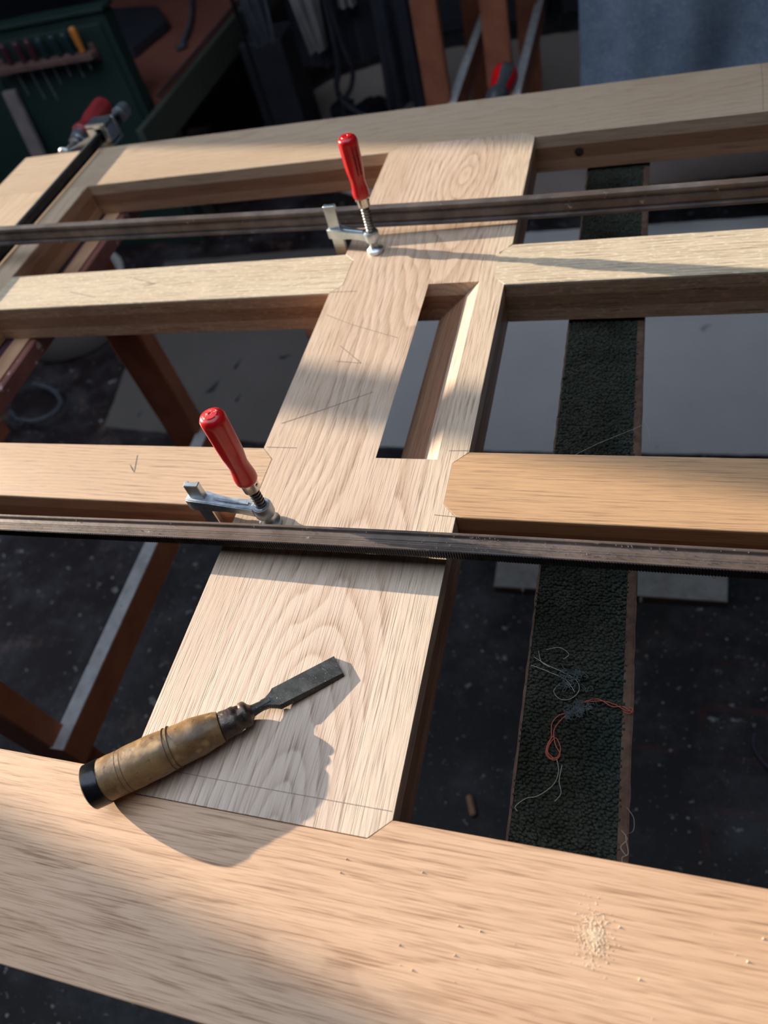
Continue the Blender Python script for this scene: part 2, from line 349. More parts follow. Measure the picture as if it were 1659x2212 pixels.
MB().box(XW - .12, XW - .02, WY0 - g, WY0, WZ0 - g, WZ1 + g).box(XW - .12, XW - .02, WY1, WY1 + g, WZ0 - g, WZ1 + g).box(XW - .12, XW - .02, WY0, WY1, WZ0 - g, WZ0).box(XW - .12, XW - .02, WY0, WY1, WZ1, WZ1 + g).build('window_frame', M['frame_paint'], wnd)
MB().box(XW - .12, XW - .02, WM0, WM1, WZ0, WZ1).build('mullion', M['frame_paint'], wnd)
for a, b in ((WY0, WM0), (WM1, WY1)): MB().box(XW - .075, XW - .065, a, b, WZ0, WZ1).build('pane', M['glass'], wnd)

# ------------------------------------------------------------------ the oak door frame
T = -0.105
door = empty('oak_door_frame', (-0.6, 1.1, T), 'large unfinished oak door frame lying flat across the two sawhorses', 'door')
LOC[door.name] = V(0, 0, 0); door.location = V(0, 0, 0)          # origin in the plane of the face
xl, xr, XL, XR = -0.6915, -0.2715, -2.178, 1.6
gp = 0.0009
BV = 0.0013
far_poly = [(XL, 2.048), (-1.755, 2.048), (-0.6915, 2.048), (-0.660 , 2.078), (-0.303, 2.078), (-0.2715, 2.048), (XR, 2.048), (XR, 2.314), (XL, 2.314)]
MB().prism(far_poly, T, 0).build('stile', oak('oak_far_stile', 'X', 3.1, lam_shade=0.0145, w0=2.30 * S, d0=0.10, tilt=0.05, ringf=150, light=(0.60, 0.45, 0.32), rings=0.35, pores=0.5), door, bevel=BV)
near_poly = [(-2.178, -0.036), (XR, -0.036), (XR, 0.232), (-0.2715, 0.232), (-0.300, 0.2035), (-0.663, 0.2035), (-0.6915, 0.232), (-2.178, 0.232)]
MB().prism(near_poly, T, 0).build('stile', oak('oak_near_stile', 'X', 9.4, w0=0.06 * S, d0=0.034, tilt=-0.05, l0=-0.25, ringf=170, light=(0.68, 0.43, 0.26), dark=(0.46, 0.25, 0.13), rings=0.5, pores=0.58), door, bevel=BV)
MB().prism([(XL, 0.232 + gp), (-1.755, 0.232 + gp), (-1.755, 0.735), (-1.727, 0.766), (-1.727, 0.862), (-1.755, 0.891), (-1.755, 1.39), (-1.727, 1.42), (-1.727, 1.52), (-1.755, 1.548), (-1.755, 2.048 - gp), (XL, 2.048 - gp)][:2] +
           [(-1.755, 2.048 - gp), (XL, 2.048 - gp)], T, 0).build('top_rail', oak('oak_top_rail', 'Y', 5.5, w0=-1.9 * S, d0=0.08, tilt=0.05, ringf=150, light=(0.64, 0.48, 0.34), rings=0.35, pores=0.5), door, bevel=BV)
# lock rail: three glued boards, a slot cut through, notches for the muntins
rail = sub('lock_rail', (0, 0, 0), door)
y1, y2, y3, y4 = 0.739, 0.890, 1.391, 1.547       # muntin edges
sx0, sx1, sy0, sy1 = -0.4485, -0.3285, 0.8700, 1.4065
ja, jb = -0.612, -0.343
A = [(xl, 0.232), (-0.663, 0.2035 + gp), (ja, 0.2035 + gp), (ja, 2.078 - gp), (-0.660, 2.078 - gp), (xl, 2.048), (xl, y4), (-0.663, y4 - .028), (-0.663, y3 + .028), (xl, y3),
     (xl, y2), (-0.663, y2 - .028), (-0.663, y1 + .028), (xl, y1)]
B = [(ja, 0.2035 + gp), (jb, 0.2035 + gp), (jb, 2.078 - gp), (ja, 2.078 - gp)]
Cb = [(jb, 0.2035 + gp), (-0.300, 0.2035 + gp), (xr, 0.232), (xr, y1), (-0.298, y1 + .028), (-0.298, y2 - .028), (xr, y2), (xr, y3), (-0.298, y3 + .030), (-0.298, y4 - .040), (xr, y4), (xr, 2.048), (-0.303, 2.078 - gp), (jb, 2.078 - gp)]
sl = .1115 / -T                                   # the slot slopes: its walls lean as they go down
def cut_slot(o):
    u, dn = .03, T - .03
    q = lambda x, z: x + sl * z
    cm = MB().hexa([(q(sx0, dn), sy0, dn), (q(sx1, dn), sy0, dn), (q(sx1, dn), sy1, dn), (q(sx0, dn), sy1, dn)],
                   [(q(sx0, u), sy0, u), (q(sx1, u), sy0, u), (q(sx1, u), sy1, u), (q(sx0, u), sy1, u)])
    c = cm.build('cutter', o.data.materials[0]); md = o.modifiers.new('slot', 'BOOLEAN'); md.object = c; md.operation = 'DIFFERENCE'; md.solver = 'EXACT'
    dg = bpy.context.evaluated_depsgraph_get(); me = bpy.data.meshes.new_from_object(o.evaluated_get(dg)); o.modifiers.clear(); o.data = me
    bpy.data.objects.remove(c)
mA = oak('oak_rail_left_board', 'Y', 1.2, w0=-0.9 * S, d0=0.03, tilt=0.02, ringf=210, light=(0.66, 0.50, 0.38), rings=0.4, pores=0.62)
mB = oak('oak_rail_cathedral_board', 'Y', 21.7, lam_shade=0.0145, wave=4.4, w0=-0.435 * S, d0=0.003, tilt=0.24, l0=0.15 * S, ringf=150, light=(0.69, 0.53, 0.41), dark=(0.47, 0.315, 0.21), rings=0.85, pores=0.62)
mC = oak('oak_rail_right_board', 'Y', 33.3, lam_shade=0.0145, w0=0.4 * S, d0=0.06, tilt=0.01, ringf=260, light=(0.72, 0.57, 0.43), dark=(0.50, 0.35, 0.24), rings=0.5, pores=0.7)
for poly, mt in ((A, mA), (B, mB), (Cb, mC)):
    o = MB().prism(poly, T, 0).build('board', mt, rail, bevel=0.0003)
    if poly is not A: cut_slot(o)
# muntins, their clipped ends let into the rails
def muntin(x0, x1, yb, yt, mt, lc, rc):
    p = []
    p += [(x0, yb), (x0 - .028, yb + .028), (x0 - .028, yt - .028), (x0, yt)][::-1] if lc else [(x0, yt), (x0, yb)]
    p += [(x1, yb), (x1 + .028, yb + .028), (x1 + .028, yt - .028), (x1, yt)] if rc else [(x1, yb), (x1, yt)]
    cx = sum(a for a, b in p) / len(p); cy = sum(b for a, b in p) / len(p)
    p = [(cx + (a - cx) * (1 - gp), cy + (b - cy) * (1 - 1.4 * gp)) for a, b in p]
    return MB().prism(p, T, 0).build('muntin', mt, door, bevel=BV)
mm1 = oak('oak_flecked_muntin', 'X', 12.0, w0=3.1 * S, d0=0.02, tilt=0.03, ringf=230, light=(0.69, 0.57, 0.42), dark=(0.48, 0.37, 0.23), rings=0.45, pores=0.75, fleck=0.6)
mm2 = oak('oak_muntin', 'X', 44.0, w0=1.6 * S, d0=0.05, tilt=0.02, ringf=240, light=(0.66, 0.46, 0.31), rings=0.5, pores=0.65)
muntin(-1.755, xl, y3, y4, mm1, False, True)
muntin(xr, XR, y3, y4 - .004, mm1, True, False)
muntin(-1.755, xl, y1, y2, mm2, False, True)
muntin(xr, XR, y1, y2, oak('oak_muntin_warm', 'X', 61.0, w0=1.3 * S, d0=0.05, tilt=0.02, ringf=240, light=(0.61, 0.375, 0.205), rings=0.5, pores=0.62), True, False)
# pencil marks: thin graphite lines on the faces
def pencil(pts, wd=0.0007, mat=None):
    mb = MB(); pts = [Vector((x, y, 0.00025)) for x, y in pts]
    mb.sweep(pts, [(-wd, 0), (wd, 0), (wd, .0003), (-wd, .0003)]); return mb.build('pencil_mark', mat or M['pencil'], door)
pencil([(-0.676, 1.308), (-0.60, 1.268), (-0.481, 1.218)])
pencil([(-0.612, 1.198), (-0.546, 1.138), (-0.606, 1.146)])
pencil([(-0.675, 0.958), (-0.58, 1.005), (-0.497, 1.05)])
pencil([(-0.662, 0.245), (-0.45, 0.243), (-0.275, 0.243)], 0.0004)
pencil([(-0.6855, 0.892), (-0.62, 0.8915)], 0.0008); pencil([(-0.31, 0.742), (-0.26, 0.739)], 0.0006)
pencil([(-0.6915, 1.394), (-0.62, 1.3925)], 0.0006); pencil([(-0.273, 0.893), (-0.31, 0.892)], 0.0006)
pencil([(0.292, 2.05), (0.300, 2.18), (0.304, 2.31)], 0.0008)
pencil([(-0.98, 0.862), (-0.965, 0.815), (-0.985, 0.835)], 0.0009)
pencil([(-1.30, 1.50), (-1.22, 1.47), (-1.25, 1.462)], 0.0011); pencil([(-1.49, 1.455), (-1.39, 1.425)], 0.0011)
MB().lathe((-0.155, 2.0475, -0.055), (-0.155, 2.046, -0.055), [(0, 0.012), (0.001, 0.011), (0.0015, 0.008)], 12).build('knot', M['knot'], door)

# ------------------------------------------------------------------ screw clamps on the lock rail
def spindle(mb, p0, p1, r, pitch=0.0075, n=16):
    L = (Vector(p1) - Vector(p0)).length; prof = []; k = int(L / pitch)
    for i in range(k):
        t = i * L / k; d = L / k
        prof += [(t, r * .80), (t + d * .3, r), (t + d * .62, r), (t + d * .9, r * .80)]
    return mb.lathe(p0, p1, prof, n)
HP = [(0, .0150), (.012, .0185), (.035, .0200), (.10, .0200), (.20, .0180), (.28, .0172), (.38, .0190), (.47, .0208), (.60, .0214), (.80, .0220), (.90, .0222), (.945, .0215), (.975, .0190), (.992, .0150), (1.0, .0095)]
def handle(mb, base, top, k=1.0):
    L = (Vector(top) - Vector(base)).length
    def mod(t, th): 
        q = min(1, max(0, (t / L - .35) / .1)) * min(1, max(0, (.93 - t / L) / .05)); return 1 - q * .022 * (1 + math.cos(8 * th))
    return mb.lathe(base, top, [(t * L, r * k) for t, r in HP], 48, mod)
def screw_clamp(px, py, bx, by, z_h0, z_h1, z_arm0, z_arm1, bar_top, label, worn=False, dx=0.0, dy=0.0):
    c = empty('screw_clamp', (px, py, 0), label, 'clamp', 'small screw clamps on the lock rail')
    top = (px + dx, py + dy, z_h1); 
    def ax(z): q = z / z_h1; return (px + dx * q, py + dy * q, z)
    h = handle(MB(), ax(z_h0), top).build('handle', M['red'], c, smooth=40)
    tag(h, 'glossy red wooden handle')
    MB().lathe(ax(z_h1 - .0012), ax(z_h1 + .003), [(0, .0135), (.0022, .0115), (.0026, .003), (.0015, .0022)], 24).build('end_cap', M['red_worn'] if worn else M['red'], h, smooth=40)
    if not worn:      # two rows of a worn, unreadable ink stamp along the handle
        mb = MB()
        for row, a0 in ((0, -0.95), (1, -0.55)):
            z = z_h0 + (z_h1 - z_h0) * .42
            while z < z_h0 + (z_h1 - z_h0) * .86:
                dz = R_.uniform(.0025, .005); da = R_.uniform(.12, .24); r = .0226
                a, b = a0 - da / 2, a0 + da / 2
                q = [(px + r * math.cos(t), py + r * math.sin(t), zz) for t, zz in ((a, z), (b, z), (b, z + dz * .5), (a, z + dz * .5))]
                q2 = [(px + (r - .002) * math.cos(t), py + (r - .002) * math.sin(t), zz) for t, zz in ((a, z), (b, z), (b, z + dz * .5), (a, z + dz * .5))]
                mb.hexa(q2, q); z += dz + .0012
        mb.build('stamp', M['ink'], h)
    MB().lathe(ax(z_h0 - .024), ax(z_h0 + .004), [(0, .0125), (.003, .0150), (.020, .0158), (.028, .0150)], 28).build('ferrule', M['nickel'], c, smooth=35)
    for s in (-1, 1):
        p = Vector(ax(z_h0 - .008)); MB().lathe(p + Vector((.0145 * s, -.002, 0)), p + Vector((.0178 * s, -.002, 0)), [(0, .003), (.002, .003), (.003, .0018)], 10).build('pin', M['nickel'], c)
    spindle(MB(), ax(.012), ax(z_h0 - .02), .0105).build('spindle', M['thread'], c, smooth=25)
    MB().lathe((px, py, 0.0002), (px, py, 1), [(0, .0200), (.004, .0215), (.010, .0205), (.014, .0150), (.020, .0120), (.026, .0105)], 28).build('swivel_pad', M['zinc'], c, smooth=30)
    # sliding arm with a round boss at the screw and a sleeve at the bar
    dirv = Vector((bx - px, by - py, 0)); L = dirv.length; dirv.normalize(); nr = Vector((-dirv.y, dirv.x, 0))
    mb = MB(); zc = (z_arm0 + z_arm1) / 2; hh = (z_arm1 - z_arm0) / 2
    mb.lathe((px, py, z_arm0 - .002), (px, py, z_arm1), [(0, .0150), (.004, .0185), (2 * hh - .004, .0185), (2 * hh + .002, .0165)], 28)
    secs = []
    for q, wd, h0, h1 in ((.10, .0125, -.85, .72), (.35, .0112, -.80, .62), (.6, .0112, -.80, .66), (.80, .0125, -.90, .90), (.88, .0140, -1, 1.05), (1.16, .0140, -1, 1.05), (1.20, .0120, -.9, .95)):
        p = Vector((px, py, zc)) + dirv * L * q
        secs.append([p - nr * wd + Vector((0, 0, h0 * hh)), p + nr * wd + Vector((0, 0, h0 * hh)), p + nr * wd + Vector((0, 0, h1 * hh)), p - nr * wd + Vector((0, 0, h1 * hh))])
    vs = [v for s in secs for v in s]; fs = [(3, 2, 1, 0), tuple(range(len(vs) - 4, len(vs)))]
    for i in range(len(secs) - 1):
        for k in range(4): fs.append((i * 4 + k, i * 4 + (k + 1) % 4, i * 4 + 4 + (k + 1) % 4, i * 4 + 4 + k))
    mb.add(vs, fs); mb.build('sliding_arm', M['zinc_dull'] if worn else M['zinc'], c, bevel=.0018, seg=2, smooth=50)
    # ribs on the arm
    p0 = Vector((px, py, zc + hh * .62)) + dirv * L * .2; p1 = Vector((px, py, zc + hh * .66)) + dirv * L * .78
    MB().sweep([p0, p1], box_sect(.007, .006)).build('arm_rib', M['zinc_dull'] if worn else M['zinc'], c, bevel=.001)
    # bar with a shallow groove, running down past the door edge
    bw, bt = .0148, .0062; b = Vector((bx, by, 0))
    sect = [(-bw, -bt), (bw, -bt), (bw, bt), (bw * .55, bt), (bw * .45, bt * .7), (-bw * .45, bt * .7), (-bw * .55, bt), (-bw, bt)]
    MB().sweep([(bx, by, -.20), (bx, by, 0), (bx, by, bar_top)], sect, up=(0, 1, 0)).build('bar', M['zinc'], c, bevel=.0012)
    # fixed arm under the rail, bearing on its underside
    q = Vector((px, py, 0))
    mb = MB().hexa([b - nr * .010 + Vector((0, 0, z)) - dirv * -.02 for z in (-.20,)] + [b + nr * .010 + dirv * .02 + Vector((0, 0, -.20)), b + nr * .010 + dirv * .02 + Vector((0, 0, -.15)), b - nr * .010 + dirv * .02 + Vector((0, 0, -.15))],
                   [q - nr * .010 - dirv * .01 + Vector((0, 0, -.135)), q + nr * .010 - dirv * .01 + Vector((0, 0, -.135)), q + nr * .010 - dirv * .01 + Vector((0, 0, T - .001)), q - nr * .010 - dirv * .01 + Vector((0, 0, T - .001))])
    mb.build('fixed_arm', M['zinc'], c, bevel=.0015)
    return c
screw_clamp(-0.612, 1.552, -0.712, 1.578, .1455, .2885, .032, .058, .118, 'small red-handled screw clamp at the upper muntin, standing before the far rusty bar')
screw_clamp(-0.611, 0.704, -0.742, 0.716, .1234, .2845, .030, .058, .094, 'small red-handled screw clamp with a scuffed handle end, beside the near bar', worn=True)

# ------------------------------------------------------------------ long clamp rails (flanged bars) across the door
def i_rail(name, pts, wd, ht, label, up, knurl=None, lip=.28, dep=.30):
    """flanged bar: shallow channels along both wide faces; pts = centre line"""
    w2, h2 = wd / 2, ht / 2
    half = [(-w2, h2), (-w2 + wd * .12, h2), (-w2 + wd * .20, h2 - ht * dep), (-w2 + wd * .44, h2 - ht * dep * 1.1), (-w2 + wd * .48, h2 - ht * dep * .75), (-w2 + wd * .56, h2 - ht * dep * .75),
            (-w2 + wd * .6, h2 - ht * dep * 1.1), (w2 - wd * .20, h2 - ht * dep), (w2 - wd * .12, h2), (w2, h2)]
    if not knurl: half = [(-w2, h2), (-w2 + wd * .16, h2), (-w2 + wd * .22, h2 - ht * .34), (-w2 + wd * .30, h2 - ht * .34), (-w2 + wd * .40, h2 - ht * .16), (-w2 + wd * .70, h2 - ht * .16), (w2 - wd * .20, h2 - ht * .34), (w2 - wd * .15, h2), (w2, h2)]
    sect = half + [(x, -y) for x, y in reversed(half)]
    r = empty(name, (pts[len(pts) // 2][0], pts[len(pts) // 2][1], pts[len(pts) // 2][2] - ht / 2), label, 'clamp bar')
    MB().sweep(pts, sect, up=up).build('rail', M['rail_brown' if knurl else 'rail'], r, bevel=.0009)
    if knurl:
        mb = MB(); side, count = knurl
        tot = Vector(pts[-1]) - Vector(pts[0])
        segs = []; acc = 0
        for i in range(len(pts) - 1):
            l = (Vector(pts[i + 1]) - Vector(pts[i])).length; segs.append((acc, l)); acc += l
        k = int(acc / knurl[1])
        for i in range(k):
            s_ = i * knurl[1]
            for j, (a, l) in enumerate(segs):
                if a <= s_ <= a + l: break
            q = (s_ - a) / l; P = Vector(pts[j]).lerp(Vector(pts[j + 1]), q); tv = (Vector(pts[j + 1]) - Vector(pts[j])).normalized()
            uz = Vector(up); sd = tv.cross(uz).normalized(); u = sd.cross(tv)
            P = P + sd * (w2 * side); d = knurl[1]
            o = sd * side * .0020
            a0 = P - tv * d * .46 - u * h2 * .92; a1 = P - tv * d * .46 + u * h2 * .92; b0 = P + tv * d * .30 - u * h2 * .92; b1 = P + tv * d * .30 + u * h2 * .92
            mb.hexa([a0 - o * .2, b0 - o * .2, b1 - o * .2, a1 - o * .2], [a0 + o * .3, b0 + o, b1 + o, a1 + o * .3])
        k_ = mb.build('serrated_edge', M['black_steel'], r); tag(k_, 'black serrated narrow edge', kind='stuff')
    return r
def arc(x0, x1, fy, fz, n=18): return [(x0 + (x1 - x0) * i / n, fy(x0 + (x1 - x0) * i / n), fz(x0 + (x1 - x0) * i / n)) for i in range(n + 1)]
def interp(tab):
    def f(x):
        for (a, va), (b, vb) in zip(tab, tab[1:]):
            if x <= b or (b, vb) == tab[-1]: 
                q = (x - a) / (b - a); return va + (vb - va) * q
    return f
# far bar: stands on edge, slightly bowed, its left end riding on the long sash clamp
z1 = interp([(-2.6, .111), (-1.80, .0835), (-0.93, .0570), (-0.285, .0378), (0.265, .0343), (1.3, .0343)])
pts = arc(-2.6, 1.3, lambda x: 1.632, lambda x: z1(x))
i_rail('clamp_bar', [(p[0], p[1], p[2]) for p in pts], .0515, .020, 'long brown rusty steel bar set on edge, crossing behind the far screw clamp', up=(0, -1, 0))
z2 = interp([(-1.8, .025), (-1.17, .034), (-0.60, .052), (-0.25, .057), (0.25, .057), (1.3, .057)])
pts = arc(-1.7, 1.3, lambda x: 0.6415, lambda x: z2(x))
nb = i_rail('clamp_bar', pts, .037, .019, 'long steel bar lying flat with a serrated black edge, nearest the chisel', up=(0, 0, 1), knurl=(1, .0042))
MB().sweep([(x, 0.6535, z - .028) for x, y, z in pts], box_sect(.007, .038)).build('sun_block', M['black_steel'], nb)  # unseen strip added to block sun under the bar and close its shadow
# dust lying on the near bar
mb = MB()
for i in range(300):
    x = R_.uniform(-.30, .45) if i > 60 else R_.uniform(-1.1, -.2); y = .6415 + R_.uniform(-.013, .016); z = z2(x) + .0088; r = R_.uniform(.0004, .0010)
    mb.add([(x - r, y - r, z - .002), (x + r, y - r, z - .002), (x, y + r, z - .002), (x, y, z + r)], [(0, 1, 3), (1, 2, 3), (2, 0, 3), (2, 1, 0)])
solo(mb, 'wood_dust', M['whitedust'], (0, .6415, .06), 'pale wood dust specks scattered on the near steel bar', 'dust', kind='stuff')

# ------------------------------------------------------------------ sash clamp along the top rail, far left
sc = empty('sash_clamp', (-1.835, 2.30, 0), 'long black-barred sash clamp with red handle, lying on the left end of the door', 'clamp')
bx = -1.847
MB().sweep([(bx, -.2, .0205), (bx, 1.2, .0205), (bx, 2.50, .0205)], [(-.009, -.016), (.009, -.016), (.009, -.011), (.005, -.008), (.005, .008), (.009, .011), (.009, .016), (-.009, .016), (-.009, .011), (-.005, .008), (-.005, -.008), (-.009, -.011)]).build('bar', M['black_steel'], sc, bevel=.001)
MB().sweep([(bx - .0045, -.2, .0376), (bx - .0045, 2.345, .0376)], box_sect(.006, .0018)).build('edge_highlight', M['zinc'], sc)  # bright strip laid along the bar as its edge highlight
j0, j1 = 2.352, 2.415
jw = MB().box(bx - .048, bx - .012, j0, j1, -.010, .060).box(bx + .012, bx + .036, j0, j1, -.010, .060).box(bx - .048, bx + .036, j0, j1, .0485, .066).box(bx - .048, bx + .036, j0, j1, -.018, .002)
jw.build('jaw', M['zinc'], sc, bevel=.003, seg=2)
MB().box(bx - .048, bx + .036, j1 + .0005, j1 + .017, -.020, .062).build('jaw_plate', M['zinc_dull'], sc, bevel=.004)
MB().lathe((bx, 2.505, .0245), (bx, 2.56, .0245), [(0, .022), (.004, .028), (.05, .027), (.06, .022), (.068, .014)], 20).build('end_stop', M['zinc_dull'], sc, smooth=35)
MB().hexa([(bx - .040, 2.36, -.01), (bx - .02, 2.39, -.01), (bx - .02, 2.39, .03), (bx - .040, 2.36, .03)], [(bx - .150, 2.325, -.03), (bx - .130, 2.348, -.03), (bx - .130, 2.348, .0), (bx - .150, 2.325, .0)]).build('jaw_arm', M['zinc'], sc, bevel=.003, seg=2)
ha, hb = Vector((-2.008, 2.352, -.010)), Vector((-2.000, 2.640, .004)); hd = (hb - ha).normalized()
h = handle(MB(), ha + hd * .100, hb + hd * .02, 1.95).build('handle', M['dull_red'], sc, smooth=40)
MB().lathe(ha + hd * .066, ha + hd * .104, [(0, .020), (.006, .029), (.034, .031), (.04, .028)], 20).build('ferrule', M['zinc'], sc, smooth=35)
MB().lathe(ha + hd * .042, ha + hd * .066, [(0, .014), (.004, .024), (.018, .024), (.024, .016)], 16).build('collar', M['zinc'], sc, smooth=35)
spindle(MB(), ha - hd * .012, ha + hd * .05, .013).build('spindle', M['thread'], sc, smooth=25)
MB().lathe(ha - hd * .034, ha - hd * .010, [(0, .024), (.006, .027), (.014, .020), (.022, .013)], 20).build('swivel_pad', M['zinc_dull'], sc, smooth=35)

# clamp on the far edge, only its two-colour handle rising behind the stile
fc = empty('bar_clamp', (-0.425, 2.36, -.06), 'clamp with a black and red grip poking up beyond the far stile', 'clamp')
pa, pb = Vector((-0.436, 2.345, -.055)), Vector((-0.412, 2.53, -.022)); d = (pb - pa).normalized()
MB().lathe(pa + d * .02, pb + d * .0, [(0, .024), (.02, .034), (.045, .036), (.07, .031), (.10, .034), (.135, .041), (.16, .039), (.176, .030), (.184, .014)], 28, mod=lambda t, th: 1 - .03 * math.cos(6 * th)).build('handle', M['grip'], fc, smooth=50)
mb = MB()
for k in range(3):      # red inlay strips on the grip
    a = 2.2 + k * 2.1; x_ = d.cross(Vector((0, 0, 1))).normalized(); y_ = x_.cross(d)
    rows = []
    for t, r in ((.068, .0308), (.10, .0340), (.135, .0410), (.158, .0392), (.170, .0340)):
        for q in (-.55, -.28, 0, .28, .55):
            n_ = x_ * math.cos(a + q) + y_ * math.sin(a + q); rows.append(pa + d * (.02 + t) + n_ * (r + .0012))
    fs = [(i * 5 + j, i * 5 + j + 1, i * 5 + j + 6, i * 5 + j + 5) for i in range(4) for j in range(4)]
    mb.add(rows, fs)
mb.build('red_inlay', M['red'], fc, smooth=60)
MB().lathe(pa - d * .010, pa + d * .022, [(0, .018), (.006, .026), (.02, .030), (.032, .026)], 20).build('collar', M['black_steel'], fc, smooth=35)
spindle(MB(), pa - d * .028, pa, .009).build('spindle', M['thread'], fc, smooth=25)
MB().hexa([(-.47, 2.335, -.22), (-.40, 2.335, -.22), (-.40, 2.365, -.22), (-.47, 2.365, -.22)], [(-.46, 2.325, -.05), (-.415, 2.325, -.05), (-.415, 2.345, -.05), (-.46, 2.345, -.05)]).build('arm', M['zinc_dull'], fc, bevel=.003)

# ------------------------------------------------------------------ chisel
ch = empty('chisel', (-0.56, 0.305, 0), 'old wood-handled chisel lying across the oak lock rail and near stile', 'chisel')
axp = [Vector(p) for p in ((-.7135, .1925, .0385), (-.686, .2125, .0380), (-.640, .246, .0365), (-.600, .275, .0350), (-.568, .299, .0310), (-.545, .316, .0265), (-.527, .331, .0240), (-.508, .349, .0195), (-.494, .3635, .0150))]
def along(s):     # point and tangent at arc length s on the bent axis
    for a, b in zip(axp, axp[1:]):
        l = (b - a).length
        if s <= l or b is axp[-1]: return a.lerp(b, s / l)
        s -= l
def loft(prof, n=36, wob=0.0, seed=0):
    mb = MB(); pts = [along(s) for s, r in prof]
    vs = []; m = n
    for i, ((s, r), p) in enumerate(zip(prof, pts)):
        t = (along(s + .004) - along(max(0, s - .004))).normalized(); a = t.cross(Vector((0, 0, 1))).normalized(); b = a.cross(t)
        for k in range(n):
            th = 2 * math.pi * k / n; dr = wob * (mnoise.noise(Vector((math.cos(th) * 2, math.sin(th) * 2, s * 60 + seed))))
            q = p + a * ((r + dr) * math.cos(th)) + b * ((r + dr) * math.sin(th)); vs.append(q)
    fs = [(i * m + k, i * m + (k + 1) % m, (i + 1) * m + (k + 1) % m, (i + 1) * m + k) for i in range(len(prof) - 1) for k in range(m)]
    fs += [tuple(range(m - 1, -1, -1)), tuple(range((len(prof) - 1) * m, len(prof) * m))]
    return mb.add(vs, fs)
K = 1.12
hprof = [(.022, .0285 * K)] + [(.032 + i * .0061, r * K) for i, r in enumerate([.0287, .0288, .0287, .0286, .0287, .0288, .0289, .0290, .0290, .0291, .0291, .0290, .0288, .0285, .0281, .0277, .0273, .0270, .0267, .0264, .0262, .0262, .0264, .0256, .0248, .0238, .0228, .0222, .0205])]
hd_ = loft(hprof, 40, .0011, 3).build('handle', M['handle_wood'], ch, smooth=50)
for s0 in (.052, .059, .124, .131): loft([(s0, .0288 * K), (s0 + .0002, .02905 * K), (s0 + .0009, .02905 * K), (s0 + .0011, .0288 * K)], 40, .0011, 3).build('groove', M['groove'], hd_, smooth=50)
loft([(.0, .0275 * K), (.002, .0298 * K), (.022, .0302 * K), (.0245, .0292 * K)], 40, .0004, 9).build('hoop', M['hoop'], ch, smooth=40)
mb = loft([(-.004, .016), (-.002, .0265), (.0005, .0290), (.002, .0285)], 40, .002, 5); mb.build('mushroomed_end', M['endgrain'], ch, smooth=60)
loft([(.204, .0205), (.206, .0216), (.220, .0206), (.223, .0212), (.227, .0212), (.230, .0192), (.236, .0180), (.2385, .0198), (.244, .0200), (.247, .0180), (.250, .0125), (.253, .0095)], 36, .0009, 2).build('ferrule', M['ferrule'], ch, smooth=40)
loft([(.248, .0105), (.256, .0088), (.268, .0078), (.276, .0082), (.283, .0085)], 20).build('shank', M['tool_steel'], ch, smooth=50)
# blade: flat, with bevelled long edges and a chamfered cutting edge
b0, b1 = Vector((-.5015, .3565, .0165)), Vector((-.4035, .4405, .0052)); bd = (b1 - b0).normalized(); bs = bd.cross(Vector((0, 0, 1))).normalized(); bu = bs.cross(bd)
st = []
for s_, hw, th, tw in ((.000, .0070, .0070, .0058), (.008, .0078, .0066, .0064), (.018, .0145, .0062, .0120), (.023, .0188, .0060, .0160), (.080, .0188, .0054, .0166), (.112, .0188, .0050, .0168), (.129, .0188, .0048, .0170)):
    p = b0 + bd * s_
    st += [p - bs * hw - bu * .0045, p + bs * hw - bu * .0045, p + bs * hw - bu * .0045 + bu * th * .45, p + bs * tw - bu * .0045 + bu * th * 1.6, p - bs * tw - bu * .0045 + bu * th * 1.6, p - bs * hw - bu * .0045 + bu * th * .45]
fs = [tuple(range(5, -1, -1)), tuple(range(36, 42))] + [(i * 6 + k, i * 6 + (k + 1) % 6, i * 6 + 6 + (k + 1) % 6, i * 6 + 6 + k) for i in range(6) for k in range(6)]
MB().add(st, fs).build('blade', M['tool_steel'], ch)

# ------------------------------------------------------------------ sawdust on the near stile
mb = MB()
for i in range(900):
    r_ = abs(R_.gauss(0, 1)); a = R_.uniform(0, 6.28); x = -.008 + math.cos(a) * r_ * .011; y = .147 + math.sin(a) * r_ * .015; r = R_.uniform(.0004, .0010); z = R_.uniform(0, .0008)
    mb.add([(x - r, y - r, z - .0004), (x + r, y - r, z - .0004), (x, y + r, z - .0004), (x, y, z + r * .7)], [(0, 1, 3), (1, 2, 3), (2, 0, 3), (2, 1, 0)])
solo(mb, 'sawdust', M['dust'], (-.008, .147, 0), 'little patch of pale sawdust on the near stile', 'sawdust', kind='stuff')
mb = MB()
for i in range(70):
    x = R_.uniform(-.35, .25); y = R_.uniform(0.0, .2); r = R_.choice((.0005, .0006, .0008, .0016)); 
    mb.add([(x - r, y - r, -.0003), (x + r, y - r, -.0003), (x, y + r, -.0003), (x, y, r * 1.6)], [(0, 1, 3), (1, 2, 3), (2, 0, 3), (2, 1, 0)])
solo(mb, 'wood_crumbs', M['dust'], (-.05, .1, 0), 'stray wood crumbs scattered over the near stile', 'crumbs', kind='stuff')

# ------------------------------------------------------------------ carpet-topped sawhorse under the door, right
sw = empty('carpeted_sawhorse', (-0.05, 1.0, FZ), 'sawhorse right of the lock rail, its beam wrapped in a dark green carpet strip', 'sawhorse')
CZ = T - .0145
MB().box(-.118, .012, -.15, 2.35, CZ - .10, CZ - .012).build('beam', M['trestle'], sw, bevel=.003)
cs = MB().box(-.131, .027, -.15, 2.35, CZ - .012, CZ).build('carpet_strip', M['carpet'], sw); tag(cs, 'dark green looped carpet strip')
